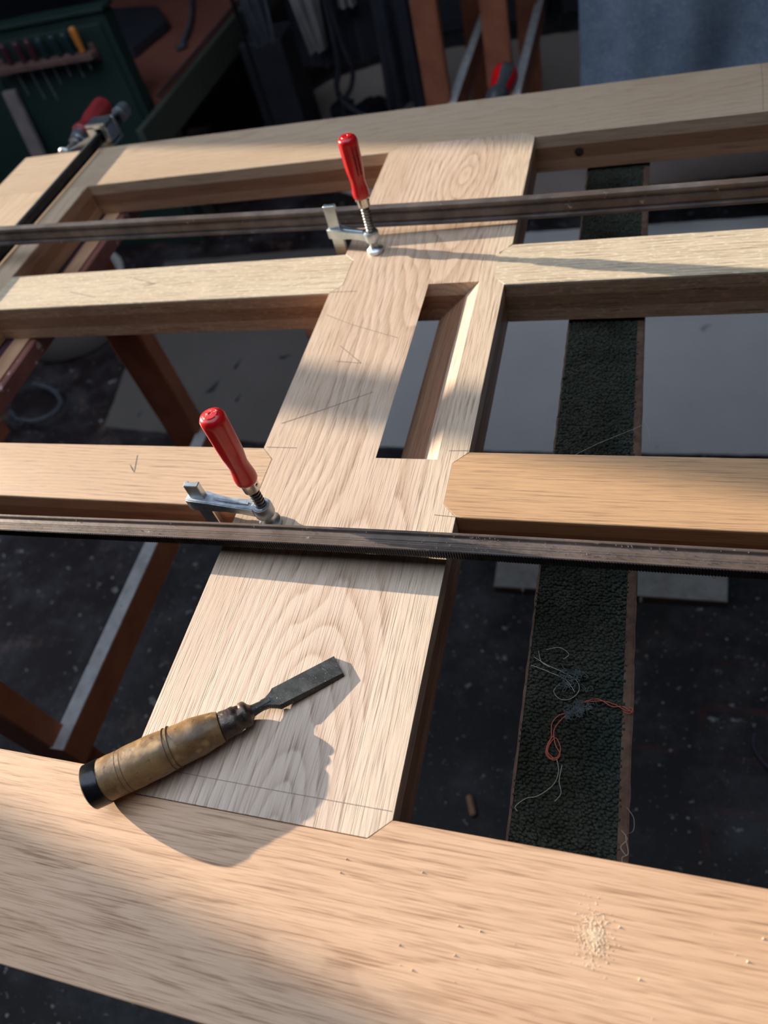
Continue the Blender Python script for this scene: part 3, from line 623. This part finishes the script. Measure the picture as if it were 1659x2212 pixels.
# side skirt of the backing, slightly ragged
def skirt(x, s):
    vs = []; n = 130; fs = []
    for i in range(n + 1):
        y = -.15 + 2.5 * i / n; j = R_.uniform(-.003, .003)
        vs += [(x, y, CZ + .004), (x + s * (.004 + j * .3), y, CZ + .003), (x + s * .006, y, CZ - .05 + j * 3), (x + s * .002, y, CZ - .05 + j * 3)]
    for i in range(n):
        for k in range(4): fs.append((i * 4 + k, i * 4 + (k + 1) % 4, i * 4 + 4 + (k + 1) % 4, i * 4 + 4 + k))
    return MB().add(vs, fs)
MB().box(.0155, .0275, -.15, 2.35, CZ, CZ + .0045).build('selvedge', M['backing'], cs); skirt(.027, 1).build('carpet_backing', M['backing'], cs); skirt(-.131, -1).build('carpet_backing', M['backing'], cs)
mb = MB(); y = -.02
ny = 0
while y < 2.33:
    x = -.129 + (ny % 2) * .0036
    while x < .017:
        w_, l_, h_ = R_.uniform(.0030, .0046), R_.uniform(.0017, .0027), R_.uniform(.004, .010)
        xx, yy = x + R_.uniform(-.002, .002), y + R_.uniform(-.0018, .0018); z = CZ - .001
        ba = R_.uniform(-.5, .5); ca, sa = math.cos(ba), math.sin(ba)
        def P(u, v, zz): return (xx + ca * u - sa * v, yy + sa * u + ca * v, zz)
        mb.add([P(-w_, -l_, z), P(w_, -l_, z), P(w_, l_, z), P(-w_, l_, z), P(-w_ * .8, -l_ * .8, z + h_ * .7), P(w_ * .8, -l_ * .8, z + h_ * .7), P(w_ * .8, l_ * .8, z + h_ * .7), P(-w_ * .8, l_ * .8, z + h_ * .7),
                P(-w_ * .35, 0, z + h_), P(w_ * .35, 0, z + h_)],
               [(0, 1, 5, 4), (1, 2, 6, 5), (2, 3, 7, 6), (3, 0, 4, 7), (4, 5, 9, 8), (6, 7, 8, 9), (5, 6, 9), (7, 4, 8)])
        x += .0074
    y += .0048; ny += 1
pl = mb.build('pile', M['carpet'], cs, smooth=80); tag(pl, kind='stuff')
for yy in (.02, 2.18):
    for s in (-1, 1):
        MB().hexa([(-.052 + s * .03 - .03, yy - .04, CZ - .095), (-.052 + s * .03 + .03, yy - .04, CZ - .095), (-.052 + s * .03 + .03, yy + .04, CZ - .095), (-.052 + s * .03 - .03, yy + .04, CZ - .095)][::-1],
                  [(-.052 + s * .05 - .03, yy - .04, FZ), (-.052 + s * .05 + .03, yy - .04, FZ), (-.052 + s * .05 + .03, yy + .04, FZ), (-.052 + s * .05 - .03, yy + .04, FZ)]).build('leg', M['trestle'], sw, bevel=.004)
# threads lying on the carpet
def smooth_path(pts, n=6):
    out = []; P = [Vector(p) for p in pts]
    for i in range(len(P) - 1):
        a, b, c, d = P[max(i - 1, 0)], P[i], P[i + 1], P[min(i + 2, len(P) - 1)]
        for k in range(n):
            t = k / n; out.append(.5 * ((2 * b) + (c - a) * t + (2 * a - 5 * b + 4 * c - d) * t * t + (3 * b - a - 3 * c + d) * t ** 3))
    return out + [P[-1]]
tz = CZ + .011
def thread(paths, mat, r, base, label, name='thread'):
    mb = MB()
    for p in paths: mb.tube(smooth_path([(a, b, tz + (c[0] if c else 0)) for a, b, *c in p]), r, 5)
    return solo(mb, name, mat, base, label, 'thread', smooth=80)
thread([[(.032, .474, -.004), (.020, .472), (.006, .479), (-.012, .483), (-.030, .480), (-.045, .476)], [(.031, .470, -.002), (.016, .478), (.0, .476), (-.02, .485), (-.04, .479)], [(.024, .478), (.030, .474, .004), (.026, .468), (.016, .470)]],
       M['red_thread'], .0008, (.0, .477, tz), 'red thread end lying at the right edge of the carpet')
thread([[(-.066, .456), (-.078, .450), (-.086, .436), (-.085, .415), (-.090, .396), (-.084, .384), (-.074, .386), (-.070, .400), (-.078, .415), (-.086, .405), (-.088, .392), (-.078, .383)],
        [(-.066, .453), (-.076, .44), (-.082, .425), (-.078, .405), (-.070, .391), (-.078, .381), (-.09, .388), (-.089, .405), (-.081, .42)]],
       M['red_thread'], .0008, (-.08, .41, tz), 'looped red thread hanging down the middle of the carpet')
thread([[(-.074, .383), (-.070, .365), (-.076, .345), (-.096, .326), (-.112, .320), (-.126, .306), (-.122, .300)], [(-.066, .375), (-.068, .352), (-.064, .335), (-.072, .322)]], M['grey_thread'], .0005, (-.09, .34, tz), 'pale loose thread trailing toward the carpet left edge')
thread([[(-.125, .545), (-.10, .532), (-.08, .525), (-.055, .512), (-.050, .495), (-.062, .480), (-.078, .478), (-.088, .490), (-.080, .502)], [(-.128, .53), (-.10, .522), (-.07, .510), (-.056, .492)], [(-.106, .560), (-.085, .566), (-.07, .556), (-.078, .546)], [(-.118, .556), (-.112, .538), (-.098, .53)]],
       M['grey_thread'], .0005, (-.08, .51, tz), 'curly pale fibres around the worn patch of carpet')
thread([[(.036, 1.085, -.01), (.034, 1.07), (.020, 1.058), (-.02, 1.034), (-.06, 1.008), (-.100, .978)], [(.034, 1.08), (.043, 1.06, -.005), (.046, 1.04, -.02), (.036, 1.02, -.02)]], M['grey_thread'], .0005, (0, 1.03, tz), 'pale thread slanting over the carpet beyond the near muntin')
thread([[(.026, .330), (.036, .320, -.01), (.036, .305, -.02), (.026, .292), (.030, .27), (.022, .262), (.027, .245), (.031, .236)], [(.020, .298), (.028, .288), (.020, .276), (.028, .266)]], M['grey_thread'], .0005, (.03, .28, tz), 'frayed pale thread at the near right edge of the carpet')
mb = MB()
for i in range(120):
    q = R_.random(); cx, cy = -.066 + q * .032 + R_.gauss(0, .004), .452 + q * .022 + R_.gauss(0, .004)
    if i > 70: cx, cy = -.062 + R_.gauss(0, .012), .515 + R_.gauss(0, .010)
    pts = [(cx + R_.uniform(-.007, .007), cy + R_.uniform(-.007, .007), tz + R_.uniform(-.002, .005)) for _ in range(4)]
    mb.tube(smooth_path(pts, 4), .0005, 4)
solo(mb, 'lint', M['fluff'], (-.05, .47, tz), 'grey lint tuft between the red threads on the carpet', 'lint', kind='stuff')

# ------------------------------------------------------------------ brown trestles (one under the door, two behind)
def trestle(px, py, label, group, rot=0.0, beam=True):
    """right-hand side frame: two upright legs and a white-topped stretcher between them"""
    t = empty('trestle', (px, py, FZ), label, 'trestle', group)
    L = 1.42; o = (px, py)
    def bx_(x0, x1, y0, y1, z0, z1): return MB().box(px + x0, px + x1, py + y0, py + y1, z0, z1)
    for y in (0, L):
        l = bx_(-.145, 0, y, y + .085, FZ, -.16).build('leg', M['trestle'], t, bevel=.003)
        l2 = bx_(0.0002, .008, y + .004, y + .081, FZ + .01, -.16).build('bare_edge', M['leg_edge'], l)
    s = bx_(-.006, .050, .0, L + .085, -1.235, -1.10).build('stretcher', M['leg_edge'] if beam else M['trestle'], t, bevel=.002)
    MB().box(px - .006, px + .050, py, py + L + .085, -1.0995, -1.094).build('white_top', M['white_paint'], s)
    if beam:
        bx_(-.24, .14, -.12, L + .25, -.160, T - .006).build('beam', M['trestle_beam'], t, bevel=.003)
    else:
        bx_(-.22, .08, -.12, L + .20, -.160, -.105).build('beam', M['trestle_beam'], t, bevel=.003)
    return t
lt = trestle(-1.765, .515, 'brown painted trestle under the left end of the door', 'brown trestles')
b_ = MB().box(-1.70, -1.645, .40, 2.15, T - .0058, T - .0003).build('batten', M['batten'], lt); tag(b_, 'tan batten along the beam top')
MB().box(-1.752, -1.702, .40, 2.15, T - .0058, T - .004).build('shade_band', M['shaded_top'], lt)  # dark strip standing in for deep shade on the beam top
lt.rotation_euler.z = math.radians(1.6)
bt1 = trestle(-1.175, 4.85, 'brown trestle standing behind the door, the one nearer the dark coat', 'brown trestles', beam=False)
bt2 = trestle(-0.768, 4.85, 'brown trestle standing behind the door, the one next to the blue blanket', 'brown trestles', beam=False)

# ------------------------------------------------------------------ things on the floor
def sheet(poly, z0, th, mat, name, label, cat, jag=0.0):
    pts = []
    for i, (a, b) in enumerate(poly):
        c, d = poly[(i + 1) % len(poly)]; n = max(1, int(math.hypot(c - a, d - b) / .06)) if jag else 1
        for k in range(n):
            q = k / n; j = jag if 0 < k else 0
            pts.append((a + (c - a) * q + R_.uniform(-j, j), b + (d - b) * q + R_.uniform(-j, j)))
    cx = sum(p[0] for p in pts) / len(pts); cy = sum(p[1] for p in pts) / len(pts)
    return solo(MB().prism(pts, z0, z0 + th), name, mat, (cx, cy, z0), label, cat)
sheet([(-1.49, 2.705), (-0.6, 2.69), (1.6, 2.71), (1.6, 4.75), (-0.4, 4.78), (-1.55, 4.77)], FZ, .012, M['sheet'], 'floor_sheet', 'large pale grey board on the floor beyond the lock rail, right of its shade-darkened neighbour', 'board', .006)
bl = sheet([(-3.33, 2.84), (-2.13, 2.72), (-1.505, 2.706), (-1.565, 4.77), (-3.72, 4.72)], FZ, .012, M['sheet_shaded'], 'floor_sheet', 'beige board in a shade-darkened tone with torn holes, on the floor beside the left trestle', 'board', .006)  # split off as its own beige board, colour darkened to carry the shade
for pts in ([(-2.66, 3.22), (-2.60, 3.30), (-2.61, 3.16), (-2.72, 3.14)], [(-2.58, 3.40), (-2.52, 3.52), (-2.54, 3.36)], [(-2.62, 2.95), (-2.56, 3.06), (-2.57, 2.90), (-2.66, 2.83)], [(-2.30, 3.50), (-2.13, 3.53), (-2.22, 3.47)], [(-3.12, 2.93), (-3.10, 3.0), (-3.09, 2.92)], [(-2.45, 3.08), (-2.40, 3.16), (-2.41, 3.05)]):
    tcx = sum(p[0] for p in pts) / len(pts); tcy = sum(p[1] for p in pts) / len(pts)
    MB().prism([(tcx + (a - tcx) * .55, tcy + (b - tcy) * .8) for a, b in pts], FZ + .0121, FZ + .014).build('torn_hole', M['slab'], bl)
sheet([(-3.49, 7.0), (-3.14, 7.85), (-2.30, 8.22), (1.6, 8.05), (1.6, 5.35), (-0.1, 5.25), (-0.78, 5.23), (-2.2, 5.5), (-3.6, 6.3)], FZ, .012, M['sheet_dark'], 'floor_sheet', 'second tan board on the floor behind the door, toward the back', 'board', .01)
pk = empty('floor_plank', (-0.04, 1.95, FZ), 'short pale plank on the black floor, near ends of the boards', 'plank')
pq = [(-.555, 1.800), (.452, 1.812), (.470, 2.16), (-.56, 2.14)]
MB().prism(pq, FZ, FZ + .046).build('plank_body', M['plank_edge'], pk, bevel=.002)
MB().prism([(a, b + .002) for a, b in pq], FZ + .0465, FZ + .052).build('worn_top', M['plank'], pk)
for x, h_ in ((-.42, .05), (.07, .045), (.10, .04)):
    MB().tube([(x, 1.797, FZ + .05), (x + .002, 1.795, FZ + .03), (x, 1.796, FZ + .05 - h_)], .006, 6).build('glue_drip', M['grey_thread'], pk, smooth=60)
solo(MB().lathe((-.527, .841, FZ + .016), (-.498, .767, FZ + .016), [(0, .012), (.003, .0145), (.075, .0145), (.079, .012)], 14), 'dowel', M['batten'], (-.51, .80, FZ), 'short wooden dowel stub on the floor right of the lock rail', 'dowel', smooth=40)
mb = MB().tube(smooth_path([(.60, 1.10, FZ + .02), (.565, 1.127, FZ + .02), (.540, 1.158, FZ + .02), (.523, 1.201, FZ + .02), (.531, 1.25, FZ + .02)]), .006, 8)
solo(mb, 'clear_hose', M['rag_dark'], (.54, 1.17, FZ), 'bit of pale curved hose on the floor at the right', 'hose', smooth=60)
# flakes and chips on the floor
mb = MB()
for i in range(200):
    x = R_.uniform(-2.6, .6); y = R_.uniform(-.3, 2.6)
    if R_.random() < .5: x = R_.uniform(-.8, .6); y = R_.uniform(.3, 1.8)
    if abs(x + .05) < .32 and y < .2 or -2.05 < x < -1.6: continue
    r = R_.choice((.002, .002, .003, .003, .004, .006)); n = R_.randint(4, 6); a0 = R_.uniform(0, 6)
    p = [(x + r * R_.uniform(.35, 1.3) * math.cos(a0 + 6.283 * k / n), y + r * R_.uniform(.35, 1.3) * math.sin(a0 + 6.283 * k / n)) for k in range(n)]
    mb.prism(p, FZ, FZ + .003)
solo(mb, 'floor_debris', M['chip'], (-.5, 1.0, FZ), 'pale chips and plaster crumbs strewn on the black floor', 'debris', kind='stuff')
# tub, hose loop and wedge at the left
tb = empty('tub', (-4.15, 3.95, FZ), 'pale round tub on the floor beyond the left trestle', 'tub')
MB().lathe((-4.15, 3.95, FZ), (-4.15, 3.95, 0), [(0, .44), (.02, .46), (.30, .50), (.31, .52), (.33, .52), (.33, .49), (.03, .44)], 40).build('body', M['tub'], tb, smooth=40)
MB().tube([(-4.15 + .525 * math.cos(a * .1571), 3.95 + .525 * math.sin(a * .1571), FZ + .325) for a in range(40)], .014, 8, closed=True).build('rim', M['tub'], tb, smooth=60)
lp = [(-4.052, 3.165), (-3.88, 3.116), (-3.74, 3.02), (-3.69, 2.93), (-3.73, 2.85), (-3.83, 2.80), (-3.95, 2.81), (-4.06, 2.87), (-4.2, 2.97)]
solo(MB().tube(smooth_path([(a, b, FZ + .10) for a, b in lp[:7]] + [(-4.06, 2.87, FZ + .04), (-4.2, 2.97, FZ + .015)]), .017, 8), 'hose', M['rag_dark'], (-3.9, 2.95, FZ), 'grey hose loop curling up beside the left trestle', 'hose', smooth=60)
solo(MB().box(-4.45, -4.1, 2.45, 2.80, FZ, FZ + .12), 'wooden_block', M['trestle'], (-4.1, 2.85, FZ), 'brown wooden block inside the grey hose loop', 'block', bevel=.005)
solo(MB().lathe((-2.06, 3.72, FZ + .012), (-2.06, 3.72, 1), [(0, .04), (.03, .05), (.07, .045), (.09, .03), (.10, .015)], 20), 'skittle', M['leg_edge'], (-2.06, 3.72, FZ), 'small orange-brown turned wood piece on the pale floor board', 'offcut', smooth=40)

# ------------------------------------------------------------------ background: cabinet with tool rack, bench
cb = empty('tool_cabinet', (-5.2, 5.08, FZ), 'dark green cabinet with a tool rack, behind the left end of the door', 'cabinet')
MB().box(-7.2, -3.45, 5.02, 5.14, FZ, -.30).build('carcass', M['green'], cb, bevel=.006)
MB().box(-7.2, -3.43, 5.0, 5.15, -.298, -.272).build('top', M['green'], cb, bevel=.004)
MB().box(-5.3, -4.52, 5.0, 5.019, FZ + .1, -.36).build('door', M['green'], cb, bevel=.004)
MB().box(-4.48, -3.50, 5.0, 5.019, FZ + .1, -.36).build('door', M['green'], cb, bevel=.004)
rk = empty('tool_rack', (-4.0, 4.97, -.51), 'brown wooden rack strip holding screwdrivers, on the green cabinet front', 'rack')
MB().box(-4.45, -3.60, 4.90, 4.998, -.535, -.495).build('rack_strip', M['rack'], rk, bevel=.004)
for x in (-4.42, -3.63): MB().box(x - .02, x + .02, 4.985, 4.9985, -.57, -.46).build('bracket', M['rack'], rk, bevel=.003)
def screwdriver(x, mat, ln, label, hl=.13):
    s = empty('screwdriver', (x, 4.94, -.49), label, 'screwdriver', 'screwdrivers in the rack')
    MB().lathe((x, 4.94, -.492), (x, 4.94, 1), [(0, .016), (.01, .022), (.03, .017), (.05, .022), (hl - .03, .025), (hl - .008, .021), (hl, .010)], 14, mod=lambda t, th: 1 - .05 * math.cos(6 * th)).build('handle', mat, s, smooth=45)
    MB().tube([(x, 4.94, -.495), (x, 4.94, -.56), (x, 4.94, -.50 - ln)], .005, 6).build('blade', M['zinc_dull'], s)
    return s
for x, mt, ln, nm, pos in ((-4.30, 'maroon', .20, 'maroon', 'leftmost in the rack'), (-4.18, 'maroon', .24, 'maroon', 'second from left in the rack'), (-4.08, 'maroon', .26, 'maroon', 'third from left in the rack'), (-3.98, 'teal', .16, 'dark teal', 'fourth from left in the rack'),
                           (-3.87, 'teal', .12, 'dark teal', 'third from right in the rack'), (-3.77, 'teal', .14, 'dark teal', 'second from right in the rack'), (-3.68, 'orange', .10, 'bright orange', 'rightmost in the rack')):
    screwdriver(x, M[mt], ln, nm + ' handled screwdriver, ' + pos, .16 if mt == 'orange' else .14)
solo(MB().hexa([(-4.60, 4.80, FZ), (-4.47, 4.80, FZ), (-4.47, 4.84, FZ), (-4.60, 4.84, FZ)], [(-4.54, 4.955, -.66), (-4.42, 4.955, -.66), (-4.42, 4.993, -.66), (-4.54, 4.993, -.66)]), 'leaning_batten', M['pale_wood'], (-4.53, 4.82, FZ), 'pale narrow batten leaning against the green cabinet', 'batten', bevel=.004)
bn = empty('bench', (-4.2, 6.6, FZ), 'green bench with a red-brown top beside the cabinet', 'bench')
MB().box(-5.2, -3.41, 5.17, 8.6, -.975, -.93).build('top', M['redbrown'], bn, bevel=.006)
MB().box(-3.395, -3.34, 4.70, 8.6, -1.175, -.945).build('apron', M['green2'], bn, bevel=.006)
MB().box(-3.44, -3.412, 5.17, 8.6, -.9295, -.925).build('slot_strip', M['slab'], bn)
MB().box(-5.2, -3.43, 5.16, 5.185, -1.30, -.976).build('end_board', M['redbrown'], bn, bevel=.004)
for x in (-5.1, -3.52):
    for y in (5.30, 8.4): MB().box(x - .06, x + .06, y - .06, y + .06, FZ, -.976).build('leg', M['green2'], bn, bevel=.005)
solo(MB().prism([(-4.85, 7.2), (-4.23, 7.0), (-3.92, 6.55), (-4.02, 6.02), (-4.7, 6.2)], -.9295, -.85), 'dark_slab', M['slab'], (-4.4, 6.6, -.93), 'dark flat slab lying on the red-brown bench top', 'slab', bevel=.01)
solo(MB().tube(smooth_path([(-4.05, 7.35, -.905), (-3.85, 6.9, -.905), (-3.70, 6.5, -.905), (-3.60, 6.12, -.905), (-3.56, 6.05, -.905), (-3.62, 6.02, -.905)]), .022, 8), 'bench_hose', M['rag_dark'], (-3.8, 6.6, -.93), 'dark hose lying along the red-brown bench top', 'hose', smooth=60)
gb = solo(MB().box(-3.30, -2.90, 6.45, 6.85, FZ, -1.10), 'upright_box', M['slab'], (-3.1, 6.65, FZ), 'dark upright box on the floor right of the green bench', 'box', bevel=.01)
sheet([(-4.6, 8.9), (-3.95, 8.85), (-3.55, 8.2), (-3.55, 7.15), (-4.3, 7.2)], FZ, .02, M['brown_board'], 'brown_board', 'dark brown board on the floor beyond the bench', 'board')
sheet([(-4.46, 6.9), (-4.50, 7.12), (-4.22, 7.12), (-4.2, 6.75)], FZ, .03, M['sheet_dark'], 'offcut', 'pale triangular offcut on the floor under the green bench', 'offcut')

# ------------------------------------------------------------------ background: rail with hanging cloths, blanket
def cloth(name, x0, x1, y, ztop, zbot, mat, label, cat, folds, amp, taper=0.0, skew=0.0, nx=40, nz=16, flare=0.0, ragged=0.0, th=.012):
    vs = []; fs = []; ph = R_.uniform(0, 6)
    for side in (0, 1):
        for j in range(nz + 1):
            q = j / nz
            for i in range(nx + 1):
                p = i / nx
                c = (x0 + x1) / 2; wdt = (x1 - x0) * (1 - taper * q + flare * q * q)
                x = c + (p - .5) * wdt + skew * q
                f = math.sin(p * folds * 6.283 + ph + .6 * q) + .45 * math.sin(p * folds * 13.7 + 1.3 * ph - q) + .5 * mnoise.noise(Vector((p * 4, q * 3, ph)))
                yy = y + amp * f * (.12 + .88 * q) + (th if side else 0)
                z = ztop + (zbot - ztop) * q + (ragged * mnoise.noise(Vector((p * 3, 9, ph))) * q)
                vs.append((x, yy, z))
    m = nx + 1; N = m * (nz + 1)
    for s in (0, 1):
        for j in range(nz):
            for i in range(nx):
                a = s * N + j * m + i; fs.append((a, a + 1, a + m + 1, a + m) if s else (a + m, a + m + 1, a + 1, a))
    for j in range(nz):
        for i in (0, nx):
            a = j * m + i; fs.append((a, a + m, N + a + m, N + a))
    for i in range(nx):
        for j in (0, nz):
            a = j * m + i; fs.append((a, a + 1, N + a + 1, N + a))
    return solo(MB().add(vs, fs), name, mat, ((x0 + x1) / 2, y, zbot), label, cat, smooth=60)
ra = empty('clothes_rail', (-1.9, 5.75, FZ), 'dark steel rail with rags and a coat hung on it', 'rail')
MB().tube([(-2.9, 5.75, -.28), (-2.0, 5.75, -.28), (-1.40, 5.75, -.28)], .010, 10).build('pole', M['black_steel'], ra, smooth=60)
for x in (-2.88, -1.45): MB().tube([(x, 5.78, FZ), (x, 5.78, -1.0), (x, 5.78, -.29)], .016, 8).build('post', M['black_steel'], ra, smooth=60)
cloth('blue_grey_rag', -2.80, -2.53, 5.68, -.255, -.86, M['rag_dark'], 'blue-grey rag at the left end of the clothes rail', 'rag', 2.2, .045, taper=.45, ragged=.05)
cloth('grey_rag', -2.46, -2.13, 5.66, -.25, -.96, M['rag'], 'pale grey rag hanging in a point from the clothes rail', 'rag', 2.0, .05, taper=.62, skew=.03)
cloth('grey_towel', -2.05, -1.92, 5.66, -.25, -.72, M['rag'], 'short grey towel right of the pointed rag', 'towel', 2.0, .03)
cloth('dark_apron', -2.50, -1.62, 5.82, -.262, -1.10, M['dark'], 'nearly black apron behind the grey rags', 'apron', 3.0, .05, ragged=.1)
cloth('black_coat', -1.82, -1.43, 5.66, -.262, -1.43, M['dark'], 'long black coat hanging left of the brown trestles', 'coat', 2.4, .06, flare=.25, skew=.0)
sp = MB().tube(smooth_path([(-2.115, 5.62, -.45), (-2.12, 5.62, -.85), (-2.14, 5.62, -1.08), (-2.19, 5.62, -1.20), (-2.17, 5.62, -1.32), (-2.07, 5.63, -1.42), (-2.02, 5.63, -1.45)]), .024, 8).tube(smooth_path([(-2.10, 5.63, -.6), (-2.07, 5.63, -.95), (-2.04, 5.63, -1.1), (-2.08, 5.63, -1.22), (-2.17, 5.63, -1.33), (-2.19, 5.63, -1.45)]), .020, 8)
sp.tube([(-2.115, 5.62, -.45), (-2.11, 5.64, -.30), (-2.11, 5.72, -.262)], .02, 8)
solo(sp, 'strap', M['rubber'], (-2.12, 5.62, -1.45), 'black twisted strap dangling below the rags', 'strap', smooth=60)
solo(MB().tube(smooth_path([(-3.53, 6.9, FZ + .03), (-3.346, 7.364, FZ + .03), (-3.24, 7.68, FZ + .03), (-3.0, 8.0, FZ + .03)]), .022, 8).tube(smooth_path([(-3.35, 7.36, FZ + .06), (-3.30, 7.6, FZ + .06), (-3.45, 7.8, FZ + .05), (-3.6, 7.9, FZ + .03)]), .018, 8), 'cable', M['rubber'], (-3.3, 7.4, FZ), 'black cable coiled on the tan floor board', 'cable', smooth=60)
cloth_pile = MB()
for i in range(7):
    x = -2.72 + i * .07; pts = smooth_path([(x + R_.uniform(-.1, .1), 6.9 + R_.uniform(-.15, .25), FZ + R_.uniform(.04, .10)) for _ in range(4)]); cloth_pile.tube(pts, R_.uniform(.04, .06), 8)
solo(cloth_pile, 'black_bag', M['dark'], (-2.5, 7.0, FZ), 'crumpled black bag on the tan floor board below the strap', 'bag', smooth=70)
# blue blanket on its own rail
rb = empty('blanket_rail', (.6, 4.62, FZ), 'wooden rail carrying the blue blanket at the right', 'rail')
MB().tube([(-.30, 4.62, -.20), (.6, 4.62, -.20), (1.6, 4.62, -.20)], .025, 10).build('pole', M['trestle'], rb, smooth=60)
for x in (-.18, 1.5): MB().box(x - .03, x + .03, 4.67, 4.73, FZ, -.19).build('post', M['trestle'], rb)
cloth('blue_blanket', -.335, 1.45, 4.50, -.16, -1.35, M['felt'], 'heavy blue-grey felt blanket hanging behind the far stile at the right', 'blanket', 2.1, .11, nx=90, th=.03)
# dark junk along the back
for i, (x, y, w_, d_, h_, lb) in enumerate(((-1.7, 8.9, 1.5, .5, .8, 'dark crate at the back, left of the trestles'), (-.2, 8.9, 1.2, .5, .75, 'dark crate at the back, behind the trestle legs'))):
    c = empty('dark_crate', (x, y, FZ), lb, 'crate')
    MB().box(x - w_ / 2, x + w_ / 2, y - d_ / 2, y + d_ / 2, FZ, FZ + h_).build('body', M['slab'], c, bevel=.01)
    MB().box(x - w_ / 2 - .02, x + w_ / 2 + .02, y - d_ / 2 - .02, y + d_ / 2 + .02, FZ + h_ + .0005, FZ + h_ + .05).build('lid', M['slab'], c, bevel=.01)
